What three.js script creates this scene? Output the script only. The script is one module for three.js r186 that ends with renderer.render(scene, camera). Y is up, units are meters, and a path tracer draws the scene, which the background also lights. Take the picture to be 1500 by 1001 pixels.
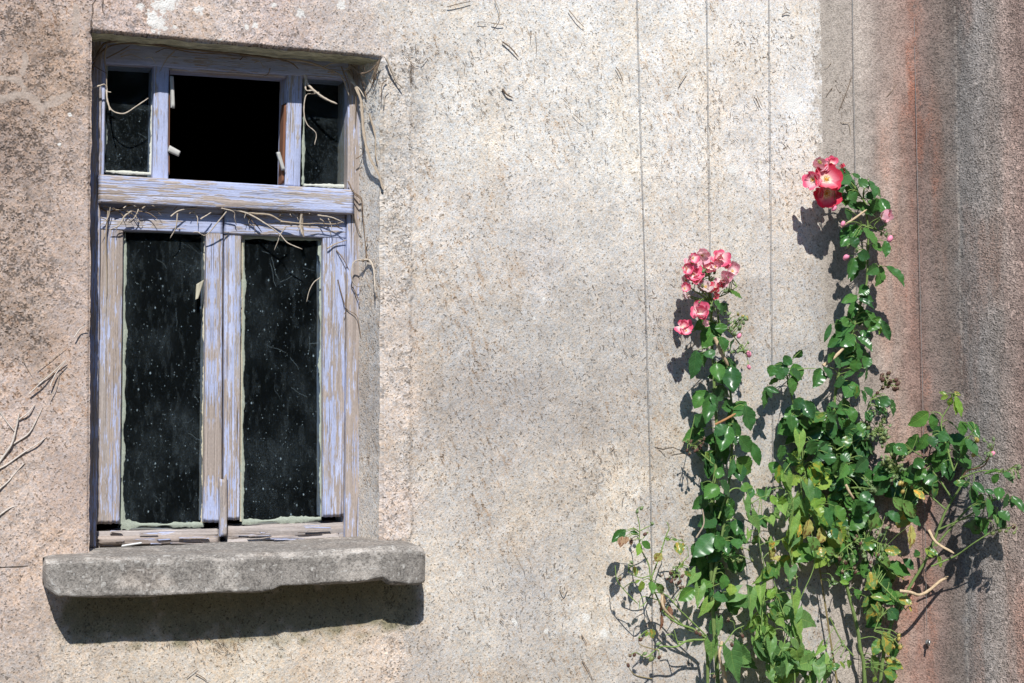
import * as THREE from 'three';
import { mergeGeometries } from 'three/addons/utils/BufferGeometryUtils.js';
import { Sky } from 'three/addons/objects/Sky.js';

// ---------------------------------------------------------------- camera, sky, sun, exposure
const scene = new THREE.Scene();
const F = 2083;                                             // focal length for a picture 1500 wide
const camera = new THREE.PerspectiveCamera(2 * Math.atan(500.5 / F) * 180 / Math.PI, 1500 / 1001, 0.05, 400);
camera.position.set(0, 1.5, 2.7);
camera.rotation.order = 'YXZ';
camera.rotation.set(0.0144, -0.4189, 0);
camera.updateMatrixWorld(true);
const SUN = new THREE.Vector3(-0.34, 1.12, 1).normalize();
const sky = new Sky();
sky.scale.setScalar(300);
sky.name = 'sky';
sky.userData.kind = 'structure';
sky.material.uniforms.sunPosition.value.copy(SUN);
sky.material.uniforms.turbidity.value = 2.5;
sky.material.uniforms.rayleigh.value = 1.2;
sky.material.uniforms.mieCoefficient.value = 0.004;
scene.add(sky);
scene.environmentIntensity = 0.1;
const sun = new THREE.DirectionalLight(new THREE.Color(1, 0.975, 0.94), 4.6);
sun.position.copy(SUN).multiplyScalar(20).add(new THREE.Vector3(1.3, 1.4, 0));
sun.target.position.set(1.3, 1.4, 0);
sun.castShadow = true;
sun.shadow.mapSize.set(4096, 4096);
Object.assign(sun.shadow.camera, { left: -3, right: 3, top: 3, bottom: -3, near: 1, far: 50 });
scene.add(sun, sun.target);
const renderer = new THREE.WebGLRenderer({ antialias: true });
renderer.toneMapping = THREE.LinearToneMapping;
renderer.toneMappingExposure = 1.34;
renderer.shadowMap.enabled = true;

// ---------------------------------------------------------------- helpers
let seed = 7;
const rnd = () => { seed = (seed + 0x6d2b79f5) | 0; let t = Math.imul(seed ^ (seed >>> 15), 1 | seed); t = (t + Math.imul(t ^ (t >>> 7), 61 | t)) ^ t; return ((t ^ (t >>> 14)) >>> 0) / 4294967296; };
const rr = (a, b) => a + (b - a) * rnd();
const V = (x, y, z) => new THREE.Vector3(x, y, z);
const lerp = (a, b, t) => a + (b - a) * t;
const clamp = (x, a = 0, b = 1) => Math.min(b, Math.max(a, x));
const sstep = (a, b, x) => { const t = clamp((x - a) / (b - a)); return t * t * (3 - 2 * t); };
const NT = new Float32Array(65536); for (let i = 0; i < 65536; i++) NT[i] = rnd();
function vn(x, y) {
  const xf = Math.floor(x), yf = Math.floor(y); let fx = x - xf, fy = y - yf;
  const x0 = xf & 255, y0 = (yf & 255) << 8, x1 = (xf + 1) & 255, y1 = ((yf + 1) & 255) << 8;
  fx = fx * fx * (3 - 2 * fx); fy = fy * fy * (3 - 2 * fy);
  const a = NT[y0 + x0], b = NT[y0 + x1], c = NT[y1 + x0], d = NT[y1 + x1];
  return a + (b - a) * fx + (c - a) * fy + (a - b - c + d) * fx * fy;
}
const fbm = (x, y, n = 4) => { let s = 0, a = 0.5, t = 0; for (let i = 0; i < n; i++) { s += a * vn(x, y); t += a; a *= 0.5; x = x * 2.03 + 17.3; y = y * 2.03 + 9.1; } return s / t; };
const lin = (c) => { c /= 255; return c <= 0.04045 ? c / 12.92 : ((c + 0.055) / 1.055) ** 2.4; };
const toS = (l) => (l <= 0.0031308 ? l * 12.92 : 1.055 * l ** (1 / 2.4) - 0.055) * 255;
const SRGB8 = new Uint8Array(4097); for (let i = 0; i < 4097; i++) SRGB8[i] = Math.round(clamp(toS(i / 4096), 0, 255));
const enc = (l) => SRGB8[(clamp(l) * 4096) | 0];
function tex(w, h, data, srgb = false, wrap = THREE.RepeatWrapping) {
  const t = new THREE.DataTexture(data, w, h, THREE.RGBAFormat);
  t.magFilter = THREE.LinearFilter; t.minFilter = THREE.LinearFilter; t.wrapS = t.wrapT = wrap;
  if (srgb) t.colorSpace = THREE.SRGBColorSpace;
  t.needsUpdate = true; return t;
}
const taken = {};
const numbered = (n) => { const k = taken[n] = (taken[n] ?? -1) + 1; return k ? n + '_' + String(k).padStart(3, '0') : n; };
function thing(name, label, category, group, o = new THREE.Group()) {
  o.name = numbered(name); o.userData = { label, category }; if (group) o.userData.group = group;
  if (o.isMesh) o.castShadow = o.receiveShadow = true;
  scene.add(o); return o;
}
function part(parent, name, geo, mat) { const m = new THREE.Mesh(geo, mat); m.name = name; m.castShadow = m.receiveShadow = true; parent.add(m); return m; }

// a measured spot: the sight line through a point of the survey picture, met with the plane z
const sight = (px, py) => V((px - 750) / F, (500.5 - py) / F, -1).applyEuler(camera.rotation);
function P(px, py, z = 0) { const d = sight(px, py); return d.multiplyScalar((z - camera.position.z) / d.z).add(camera.position); }
// the corner beyond the wall: a plan polyline that bends towards the viewer, then the return wall
const XC = P(1205, 500).x, plan = [];
{
  let x = XC - 0.03, z = -0.012, n = 26;
  plan.push([x, z]);
  x = XC; z = -0.001; plan.push([x, z]);
  const L = 0.325;
  for (let i = 0; i < n; i++) { const a = lerp(4, 46, Math.pow((i + 0.5) / n, 0.9)) * Math.PI / 180; x += Math.cos(a) * L / n; z += Math.sin(a) * L / n; plan.push([x, z]); }
}
const corner0 = plan.length - 1;
{ const [x, z] = plan[corner0], a = 63 * Math.PI / 180; for (let i = 1; i <= 30; i++) plan.push([x + Math.cos(a) * i * 0.06, z + Math.sin(a) * i * 0.06]); }
const lean = (y) => -(y - 1.5) * 0.02;
// spot at distance off in front of whichever wall the sight line meets
function W(px, py, off = 0) {
  const p = P(px, py, off);
  if (p.x < XC + lean(p.y)) return p;
  const d = sight(px, py), c = camera.position;
  let best = null;
  for (let i = 1; i < plan.length - 1; i++) {
    const [ax, az] = plan[i], [bx, bz] = plan[i + 1], dx = bx - ax, dz = bz - az, l = Math.hypot(dx, dz), nx = -dz / l * off, nz = dx / l * off;
    const x0 = ax + nx, z0 = az + nz, det = d.x * -dz + d.z * dx;
    if (Math.abs(det) < 1e-9) continue;
    const rx = x0 - c.x, rz = z0 - c.z, t = (rx * -dz + rz * dx) / det, u = (d.x * rz - d.z * rx) / det;
    if (t > 0 && u >= -0.3 && u <= 1.3 && (!best || t < best)) best = t;
  }
  if (!best) return p;
  const q = d.clone().multiplyScalar(best).add(c); q.x += 0; return q;
}

function grid(nu, nv, f) {              // f(i, j) -> [x, y, z, u, v]
  const pos = new Float32Array((nu + 1) * (nv + 1) * 3), uv = new Float32Array((nu + 1) * (nv + 1) * 2), idx = [];
  for (let j = 0; j <= nv; j++) for (let i = 0; i <= nu; i++) {
    const k = j * (nu + 1) + i, r = f(i, j);
    pos[3 * k] = r[0]; pos[3 * k + 1] = r[1]; pos[3 * k + 2] = r[2]; uv[2 * k] = r[3]; uv[2 * k + 1] = r[4];
  }
  for (let j = 0; j < nv; j++) for (let i = 0; i < nu; i++) { const k = j * (nu + 1) + i; idx.push(k, k + 1, k + nu + 2, k, k + nu + 2, k + nu + 1); }
  const g = new THREE.BufferGeometry();
  g.setAttribute('position', new THREE.BufferAttribute(pos, 3)); g.setAttribute('uv', new THREE.BufferAttribute(uv, 2)); g.setIndex(idx);
  g.computeVertexNormals(); return g;
}
// tapered tube through points, with knots and kinks
function tube(pts, r0, r1, { seg = 0, rad = 6, knot = 0.15, tension = 0.5 } = {}) {
  const c = new THREE.CatmullRomCurve3(pts, false, 'catmullrom', tension), n = seg || Math.max(4, pts.length * 4), fr = c.computeFrenetFrames(n), o = rnd() * 99;
  const L = c.getLength();
  return grid(n, rad, (i, j) => {
    const t = i / n, p = c.getPoint(t), a = -j / rad * Math.PI * 2, r = lerp(r0, r1, t) * (1 + knot * (vn(i * 1.3 + o, j % rad) - 0.5) * 2) * (i === n ? 0.4 : 1);
    p.addScaledVector(fr.normals[i], Math.cos(a) * r).addScaledVector(fr.binormals[i], Math.sin(a) * r);
    return [p.x, p.y, p.z, t * L / 0.05, j / rad];
  });
}
// worn board: four front corners (start a side, start b side, end b side, end a side), thickness, grain along start -> end
function board(A, B, C, D, thick, { wear = 0.0012, n = 0, round = 0.003, ragged0 = 0, ragged1 = 0, uo = rnd() * 7 } = {}) {
  const len = (A.distanceTo(D) + B.distanceTo(C)) / 2, wid = (A.distanceTo(B) + D.distanceTo(C)) / 2, N = n || Math.max(8, Math.round(len / 0.008)), o = rnd() * 200;
  const nor = B.clone().sub(A).cross(D.clone().sub(A)).normalize(); if (nor.z < 0) nor.negate();
  const flip = B.clone().sub(A).cross(D.clone().sub(A)).z < 0;
  const M = Math.max(4, Math.round(wid / 0.006)), prof = [];
  prof.push([0, thick], [0, thick * 0.5], [0, round], [round * 0.3, round * 0.3], [round, 0]);
  for (let k = 1; k < M; k++) prof.push([lerp(round, wid - round, k / M), 0]);
  prof.push([wid - round, 0], [wid - round * 0.3, round * 0.3], [wid, round], [wid, thick * 0.5], [wid, thick]);
  let per = [0]; for (let k = 1; k < prof.length; k++) per.push(per[k - 1] + Math.hypot(prof[k][0] - prof[k - 1][0], prof[k][1] - prof[k - 1][1]));
  const q = V(), q2 = V();
  const g = grid(N + 2, prof.length - 1, (i, jj) => {
    const j = flip ? prof.length - 1 - jj : jj, t = clamp((i - 1) / N), s = prof[j][0] / wid, cap = i === 0 || i === N + 2;
    q.copy(A).lerp(B, s); q2.copy(D).lerp(C, s);
    const rg0 = ragged0 * vn(s * wid * 220 + o, 3), rg1 = ragged1 * vn(s * wid * 220 + o, 9);
    q.lerp(q2, lerp(rg0 / len, 1 - rg1 / len, t));
    const edge = Math.min(s, 1 - s) * wid < 0.006 ? 1.6 : 1;
    let dz = -prof[j][1] - wear * edge * (fbm(t * len * 14 + o, s * wid * 160, 3));
    if (cap) dz = -thick;
    q.addScaledVector(nor, dz);
    if (s < 0.02 || s > 0.98) q.addScaledVector(q2.copy(B).sub(A).normalize(), (s < 0.5 ? 1 : -1) * wear * fbm(t * len * 30 + o, s * 9, 3));
    return [q.x, q.y, q.z, uo + t * len, per[j] / 0.16 + o];
  });
  return g;
}

// ---------------------------------------------------------------- house wall: colours and relief
const TX0 = 0.12, TX1 = 2.06, TY0 = 0.68, TY1 = 2.4, TW = 2048, TH = 1816, K = 1.32;
const OP = { x0: P(133, 430).x, x1: P(558, 430).x, y1: P(340, 65.5).y, y0: P(340, 806).y };   // the window opening in the wall
// measured colours of the render: spot, colour, roughness of the aggregate
const ctl = [
  [20, 30, 172, 150, 135, 0.9], [60, 60, 160, 138, 122, 1], [110, 30, 192, 170, 155, 0.5], [190, 20, 196, 174, 162, 0.7], [300, 30, 204, 186, 174, 0.6], [420, 40, 194, 174, 163, 0.6], [520, 40, 200, 186, 175, 0.4],
  [610, 30, 214, 205, 193, 0.3], [700, 40, 224, 216, 204, 0.2], [800, 40, 228, 221, 210, 0.2], [900, 40, 231, 225, 215, 0.2], [1000, 40, 232, 226, 216, 0.2], [1100, 40, 230, 223, 213, 0.2], [1190, 40, 226, 218, 207, 0.2],
  [20, 200, 150, 129, 115, 1], [70, 180, 158, 137, 121, 1], [110, 200, 184, 162, 147, 0.5], [575, 200, 196, 187, 176, 0.5], [585, 110, 190, 182, 172, 0.4], [640, 150, 222, 215, 204, 0.2], [700, 200, 227, 220, 209, 0.2], [800, 200, 228, 221, 210, 0.2], [900, 200, 228, 222, 211, 0.2], [1000, 200, 228, 221, 211, 0.2], [1100, 180, 226, 218, 208, 0.2], [1180, 180, 234, 228, 220, 0.1],
  [30, 340, 162, 141, 126, 1], [90, 350, 184, 162, 147, 0.7], [120, 330, 196, 174, 160, 0.4], [580, 340, 204, 193, 180, 0.5], [650, 350, 216, 207, 196, 0.3], [750, 330, 213, 205, 195, 0.2], [780, 370, 200, 192, 184, 0.2], [850, 350, 213, 205, 194, 0.3], [950, 350, 214, 206, 194, 0.3], [1080, 340, 218, 210, 198, 0.2], [1130, 370, 214, 205, 194, 0.2], [1180, 320, 224, 216, 206, 0.2],
  [30, 470, 158, 138, 123, 1], [90, 470, 186, 164, 150, 0.6], [120, 480, 202, 180, 166, 0.3], [580, 480, 205, 190, 176, 0.6], [640, 450, 200, 191, 181, 0.3], [660, 500, 186, 179, 171, 0.2], [750, 480, 190, 183, 174, 0.2], [850, 480, 192, 184, 174, 0.3], [950, 480, 194, 187, 178, 0.2], [1000, 520, 186, 179, 170, 0.2], [1110, 440, 186, 178, 169, 0.2], [1150, 450, 206, 198, 187, 0.2], [1190, 440, 184, 177, 170, 0.1], [1150, 540, 186, 179, 171, 0.2],
  [30, 600, 196, 174, 160, 0.6], [90, 600, 198, 177, 163, 0.4], [580, 600, 208, 192, 178, 0.6], [640, 590, 180, 172, 164, 0.3], [750, 600, 184, 176, 168, 0.2], [850, 620, 180, 171, 161, 0.3], [930, 600, 192, 183, 172, 0.2], [990, 640, 196, 187, 175, 0.2], [1120, 600, 190, 182, 172, 0.2], [650, 650, 184, 174, 164, 0.3],
  [30, 720, 198, 177, 161, 0.5], [100, 720, 192, 170, 156, 0.4], [580, 740, 204, 186, 172, 0.6], [640, 690, 206, 196, 183, 0.4], [690, 720, 196, 187, 176, 0.3], [760, 740, 202, 191, 177, 0.4], [850, 710, 198, 186, 171, 0.4], [920, 720, 218, 207, 191, 0.2], [980, 760, 192, 183, 172, 0.2], [1010, 700, 204, 194, 180, 0.2],
  [20, 850, 203, 182, 167, 0.4], [50, 940, 196, 176, 161, 0.4], [640, 830, 216, 205, 190, 0.3], [700, 850, 210, 200, 187, 0.2], [760, 800, 198, 188, 176, 0.3], [760, 870, 194, 186, 177, 0.2], [850, 830, 200, 191, 179, 0.3], [870, 900, 216, 207, 194, 0.2], [930, 880, 208, 200, 190, 0.1], [920, 800, 214, 203, 188, 0.2],
  [20, 985, 190, 174, 160, 0.4], [130, 975, 206, 190, 172, 0.4], [250, 970, 212, 197, 178, 0.3], [370, 960, 218, 204, 184, 0.3], [480, 960, 214, 198, 179, 0.3], [560, 960, 214, 194, 175, 0.3], [625, 960, 190, 180, 169, 0.2], [690, 930, 216, 206, 192, 0.2], [760, 980, 190, 181, 170, 0.2], [850, 970, 198, 189, 177, 0.2], [930, 960, 192, 183, 173, 0.2], [1020, 960, 190, 181, 170, 0.2], [1100, 900, 190, 180, 168, 0.2], [1170, 760, 188, 178, 168, 0.2],
].map(([px, py, r, g, b, q]) => { const p = P(px, py), m = (r + g + b) / 3; [r, g, b] = [r, g, b].map((c) => lerp(c, m, 0.1)); return [p.x, p.y, lin(r) / K, lin(g) / K, lin(b) / K, q]; });
const CW = 122, CH = 109, coarse = new Float32Array(CW * CH * 4);
for (let j = 0; j < CH; j++) for (let i = 0; i < CW; i++) {
  const x = lerp(TX0 - 0.06, TX1 + 0.06, i / (CW - 1)), y = lerp(TY0 - 0.06, TY1 + 0.06, j / (CH - 1));
  let s = 0, a = [0, 0, 0, 0];
  for (const c of ctl) { const d2 = (x - c[0]) ** 2 + (y - c[1]) ** 2, w = 1 / (d2 * d2 + 2e-6); s += w; for (let k = 0; k < 4; k++) a[k] += w * c[2 + k]; }
  for (let k = 0; k < 4; k++) coarse[(j * CW + i) * 4 + k] = a[k] / s;
}
const look = [0, 0, 0, 0];
function coarseAt(x, y) {
  const u = clamp((x - TX0 + 0.06) / (TX1 - TX0 + 0.12)) * (CW - 1.001), v = clamp((y - TY0 + 0.06) / (TY1 - TY0 + 0.12)) * (CH - 1.001), i = u | 0, j = v | 0, fu = u - i, fv = v - j, o = (j * CW + i) * 4;
  for (let k = 0; k < 4; k++) look[k] = (coarse[o + k] * (1 - fu) + coarse[o + 4 + k] * fu) * (1 - fv) + (coarse[o + CW * 4 + k] * (1 - fu) + coarse[o + CW * 4 + 4 + k] * fu) * fv;
  return look;
}
// lime-filled crack, fine cracks, lichen, algae: outlines with places of their own
const segs = (list, w) => list.flatMap((l) => { const p = l.map(([a, b]) => P(a, b)); return p.slice(1).map((q, i) => [p[i].x, p[i].y, q.x, q.y, w]); });
const fillCrack = segs([[[-10, 115], [20, 118], [32, 132], [30, 145], [-10, 148]], [[30, 140], [45, 152], [62, 165], [95, 148]], [[30, 108], [34, 84]], [[108, 10], [112, 40]]], 0.006);
const fineCrack = segs([[[135, 47], [134, 30], [136, 10], [142, -5]], [[150, 0], [151, 22]], [[960, 657], [972, 660], [985, 656], [1004, 662]], [[966, 661], [974, 670]], [[984, 668], [1003, 664]], [[0, 832], [40, 830]]], 0.0011);
function nearSeg(list, x, y) {
  let b = 9;
  for (let k = 0; k < list.length; k++) { const l = list[k], ax = l[0], ay = l[1], dx = l[2] - ax, dy = l[3] - ay; let t = ((x - ax) * dx + (y - ay) * dy) / (dx * dx + dy * dy); t = t < 0 ? 0 : t > 1 ? 1 : t; const px = x - ax - t * dx, py = y - ay - t * dy, d = Math.sqrt(px * px + py * py) / l[4]; if (d < b) b = d; }
  return b;
}
const blob = (px, py, r) => { const p = P(px, py); return [p.x, p.y, r]; };
const lichen = [[235, 8, 0.026], [231, 34, 0.024], [248, 2, 0.02], [224, 22, 0.016], [361, 40, 0.008], [373, 38, 0.009], [322, 58, 0.007], [255, 40, 0.007], [205, 10, 0.01], [292, 14, 0.012], [440, 20, 0.012], [500, 6, 0.013], [400, 8, 0.008], [102, 168, 0.006], [86, 212, 0.005], [796, 438, 0.006], [782, 466, 0.004], [755, 912, 0.009], [800, 925, 0.008], [672, 842, 0.01], [860, 905, 0.013], [885, 928, 0.014], [700, 190, 0.012], [1160, 150, 0.03], [1060, 120, 0.016], [1075, 250, 0.02]].map((b) => blob(...b));
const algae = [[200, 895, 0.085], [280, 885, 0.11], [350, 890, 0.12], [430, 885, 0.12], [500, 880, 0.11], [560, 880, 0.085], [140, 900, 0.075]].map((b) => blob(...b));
const surround = [OP.x1 + 0.002, P(600, 430).x];            // the coarser band that was run beside the opening

const relief = (x, y) => {             // coarse relief of the render, metres
  const r = coarseAt(clamp(x, TX0, TX1), clamp(y, TY0, TY1))[3];
  let h = 0.007 * (fbm(x * 4 + 3, y * 4, 2) - 0.5) + 0.0007 * (fbm(x * 26, y * 26 + 8, 2) - 0.5) + (0.0004 + 0.0014 * r) * (vn(x * 120 + 5, y * 120) - 0.5);
  h *= 0.15 + 0.85 * sstep(0.0, 0.12, XC - x);
  if (x > surround[0] && x < surround[1] + 0.004 * vn(y * 30, 2) && y < OP.y1 && y > OP.y0) h += 0.0035;
  return h;
};
// slow fields on a coarser raster, read back with bilinear weights
function field(w, h, step, f) {
  const cw = Math.ceil(w / step) + 2, ch = Math.ceil(h / step) + 2, d = new Float32Array(cw * ch);
  for (let j = 0; j < ch; j++) for (let i = 0; i < cw; i++) d[j * cw + i] = f(i * step, j * step);
  return (i, j) => { const u = i / step, v = j / step, a = u | 0, b = v | 0, fu = u - a, fv = v - b, o = b * cw + a; return (d[o] * (1 - fu) + d[o + 1] * fu) * (1 - fv) + (d[o + cw] * (1 - fu) + d[o + cw + 1] * fu) * fv; };
}
const wallCol = new Uint8Array(TW * TH * 4), wallBump = new Uint8Array(TW * TH * 4);
{
  const X = (i) => lerp(TX0, TX1, (i + 0.5) / TW), Y = (j) => lerp(TY0, TY1, (j + 0.5) / TH), fl4 = (f) => field(TW, TH, 4, (i, j) => f(X(i), Y(j)));
  const W1 = fl4((x, y) => fbm(x * 11, y * 11, 5) - 0.5), W2 = fl4((x, y) => fbm(x * 11 + 40, y * 11 + 70, 5) - 0.5), PA = fl4((x, y) => 1 + 0.30 * (fbm(x * 23 + 5, y * 23 + 5, 4) - 0.5));
  const OPN = fl4((x, y) => fbm(x * 16 + 9, y * 16 + 2, 4)), FLM = fl4((x, y) => sstep(0.47, 0.70, fbm(x * 7 + 3, y * 7, 3))), TAN = fl4((x, y) => sstep(0.52, 0.7, fbm(x * 13 + 60, y * 6 + 20, 4)) * 0.6), TRM = fl4((x, y) => sstep(0.42, 0.6, fbm(x * 9 + 33, y * 9, 3)));
  const flag = (f) => field(TW, TH, 12, (i, j) => f(X(i), Y(j)) ? 1 : 0), inAny = (list, e) => (x, y) => { for (let k = 0; k < list.length; k++) { const l = list[k], dx = x - l[0], dy = y - l[1], r = l[2] * 1.8 + 0.02; if (dx * dx + dy * dy < r * r * e) return true; } return false; };
  const nFill = flag((x, y) => x < OP.x0 && nearSeg(fillCrack, x, y) < 6), nFine = flag((x, y) => nearSeg(fineCrack, x, y) < 9), nLic = flag(inAny(lichen, 1)), nAl = flag(inAny(algae, 0.6));
  for (let j = 0; j < TH; j++) for (let i = 0; i < TW; i++) {
    const x = X(i), y = Y(j), o = (j * TW + i) * 4;
    if (x > OP.x0 + 0.02 && x < OP.x1 - 0.02 && y > OP.y0 + 0.02 && y < OP.y1 - 0.02) continue;      // inside the opening
    const w1 = W1(i, j), w2 = W2(i, j), w3 = vn(x * 120, y * 120) - 0.5;
    const c = coarseAt(x + w1 * 0.12 + w3 * 0.010, y + w2 * 0.12 - w3 * 0.010);
    let r = c[0], g = c[1], b = c[2], q = c[3];
    if (x > surround[0] && x < surround[1] + 0.006 * w3 && y < OP.y1 + 0.01) q = Math.max(q, 0.62);
    const n1 = vn(x * 520, y * 520), n2 = vn(x * 290 + 7, y * 290), n3 = vn(x * 900, y * 900 + 3), n5 = vn(x * 210 + 31, y * 210 + 31), n6 = vn(x * 70, y * 70);
    const n0 = NT[(Math.imul(i >> 1, 7919) + Math.imul(j >> 1, 104729) + (i ^ j)) & 65535];
    let k = PA(i, j) * (1 + 0.2 * (n6 - 0.5)) * (0.70 + 0.34 * n3 + 0.26 * n0) * (1 + 0.34 * (n1 - 0.5));
    let hgt = 0.55 + 0.22 * (n2 - 0.5) + 0.3 * (n1 - 0.5) + 0.16 * (n3 - 0.5);
    // open pores of the render
    const pore = sstep(0.665 - 0.05 * q, 0.80, n1 * 0.5 + n2 * 0.5 + 0.08 * (n6 - 0.5));
    k *= 1.07 - 0.66 * pore; hgt -= 0.42 * pore;
    // exposed aggregate where the skin is lost
    const open = q * sstep(0.33, 0.62, OPN(i, j) * 0.75 + q * 0.3);
    const clot = vn(x * 95 + 4, y * 95 + 8), grain = sstep(0.5, 0.66, n5 * 0.45 + n2 * 0.55), dark = sstep(0.50, 0.66, n1 * 0.36 + vn(x * 400 + 90, y * 400) * 0.32 + clot * 0.34);
    k *= 1 + open * 0.24 - open * (0.86 * dark) + open * 0.3 * grain; hgt += open * (0.32 * grain - 0.34 * dark);
    r *= k; g *= k * (1 - 0.03 * pore); b *= k * (1 - 0.07 * pore); { const hue = (vn(x * 300 + 55, y * 300) - 0.5) * 0.16; r *= 1 + hue; b *= 1 - hue * 1.2; }
    // rust-brown flecks left by the creeper
    const fl = sstep(0.64, 0.76, vn((x + y * 0.5) * 150, (y - x * 0.35) * 55) * 0.6 + n1 * 0.4) * FLM(i, j);
    r *= 1 - 0.2 * fl; g *= 1 - 0.31 * fl; b *= 1 - 0.41 * fl;
    const tan = TAN(i, j) * (0.6 + 0.8 * n2); g *= 1 - 0.06 * tan; b *= 1 - 0.14 * tan;
    { const e = sstep(0.30, 0.62, (1 - (XC + lean(y) - x) / 0.05) * 0.5 + (w1 + n6 - 0.5) * 0.55 + (n2 - 0.5) * 0.3) * 0.8; if (e > 0) { r = lerp(r, 0.33 * k, e); g = lerp(g, 0.29 * k, e); b = lerp(b, 0.245 * k, e); } }
    // fine diagonal scratches and rootlet tracks
    const tr = sstep(0.84, 0.93, vn((x + y * 0.45) * 330, (y - x * 0.3) * 70)) * TRM(i, j);
    r *= 1 - 0.3 * tr; g *= 1 - 0.37 * tr; b *= 1 - 0.44 * tr; hgt -= 0.2 * tr;
    {
      const fc = nFill(i, j) > 0 ? nearSeg(fillCrack, x + w1 * 0.05, y + w2 * 0.05) : 9; if (x < OP.x0 && fc < 1.4) { const m = sstep(1.4, 0.7, fc + w3 * 1.2) * 0.85 * (0.65 + 0.35 * n2); r = lerp(r, 0.40 * (0.85 + 0.3 * n3), m); g = lerp(g, 0.33 * (0.85 + 0.3 * n3), m); b = lerp(b, 0.275 * (0.85 + 0.3 * n3), m); hgt = lerp(hgt, 0.62, m); }
      if (nLic(i, j) > 0) for (const [bx, by, br] of lichen) { const d = Math.hypot(x - bx, y - by); if (d < br * 1.8) { const m = sstep(0.52, 0.66, (1.25 - d / br) * 0.5 + n2 * 0.3 + n5 * 0.28) * 0.8; r = lerp(r, 0.66, m); g = lerp(g, 0.645, m); b = lerp(b, 0.60, m); } }
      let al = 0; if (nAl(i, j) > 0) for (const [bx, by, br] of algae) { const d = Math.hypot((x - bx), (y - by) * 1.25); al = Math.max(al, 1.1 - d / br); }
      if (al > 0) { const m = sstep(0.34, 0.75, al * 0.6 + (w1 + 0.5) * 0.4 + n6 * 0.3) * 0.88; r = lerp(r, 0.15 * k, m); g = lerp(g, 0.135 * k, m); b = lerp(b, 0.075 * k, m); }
      const cr = nFine(i, j) > 0 ? nearSeg(fineCrack, x + w3 * 0.004, y + w1 * 0.008) : 9; if (cr < 1) { r *= 0.3; g *= 0.28; b *= 0.26; hgt = 0; }
    }
    wallCol[o] = enc(r); wallCol[o + 1] = enc(g); wallCol[o + 2] = enc(b); wallCol[o + 3] = 255;
    wallBump[o] = wallBump[o + 1] = wallBump[o + 2] = clamp(hgt) * 255; wallBump[o + 3] = 255;
  }
}
const wallMap = tex(TW, TH, wallCol, true, THREE.MirroredRepeatWrapping), wallBmp = tex(TW, TH, wallBump, false, THREE.MirroredRepeatWrapping);
const mWall = new THREE.MeshStandardMaterial({ map: wallMap, bumpMap: wallBmp, bumpScale: 0.0021, roughness: 0.95 });
const wuv = (x, y) => [(x - TX0) / (TX1 - TX0), (y - TY0) / (TY1 - TY0)];

const wall = thing('house_wall', 'weathered pale rendered house wall with a window opening and worn patches', 'wall');
const ej = (side, t) => 0.006 * (fbm(t * 22 + side * 31, side * 7.7, 3) - 0.5) + 0.0014 * (vn(t * 140, side * 3) - 0.5);   // worn arris
{
  const lines = (a, b, c, d, step, cuts) => { let l = []; for (let x = a; x < b - 1e-6; x += 0.08) l.push(x); const st = [b, ...cuts, c]; for (let s = 0; s < st.length - 1; s++) { const n = Math.round((st[s + 1] - st[s]) / step); for (let i = 0; i < n; i++) l.push(lerp(st[s], st[s + 1], i / n)); } for (let x = c; x <= d + 1e-6; x += 0.08) l.push(x); return l; };
  const xs = lines(-2.0, 0.12, 2.07, 2.08, 0.004, [OP.x0, OP.x1]), ys = lines(0, 0.7, 2.4, 3.36, 0.004, [OP.y0, OP.y1]);
  const nx = xs.length - 1, ny = ys.length - 1;
  const g = grid(nx, ny, (i, j) => {
    let x = xs[i], y = ys[j], z = relief(x, y); const [u, v] = wuv(x, y);
    const inY = y >= OP.y0 - 1e-6 && y <= OP.y1 + 1e-6, inX = x >= OP.x0 - 1e-6 && x <= OP.x1 + 1e-6;
    const dx = Math.max(OP.x0 - x, x - OP.x1), dy = Math.max(OP.y0 - y, y - OP.y1), d = Math.max(dx, dy);
    if (d >= -1e-6 && d < 0.012) { const soft = 0.003 + 0.005 * fbm(x * 30, y * 30, 2); z -= 0.009 * Math.pow(clamp(1 - d / soft), 2); }
    if (inY && Math.abs(x - OP.x0) < 1e-6) x += ej(1, y); if (inY && Math.abs(x - OP.x1) < 1e-6) x += ej(2, y);
    if (inX && Math.abs(y - OP.y1) < 1e-6) y += ej(3, x);
    return [x, y, z, u, v];
  });
  const keep = []; const id = g.index.array;
  for (let j = 0; j < ny; j++) for (let i = 0; i < nx; i++) {
    const cx = (xs[i] + xs[i + 1]) / 2, cy = (ys[j] + ys[j + 1]) / 2;
    if (cx > OP.x0 && cx < OP.x1 && cy > OP.y0 && cy < OP.y1) continue;
    const o = (j * nx + i) * 6; for (let k = 0; k < 6; k++) keep.push(id[o + k]);
  }
  g.setIndex(keep);
  part(wall, 'render_face', g, mWall);
}
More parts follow.
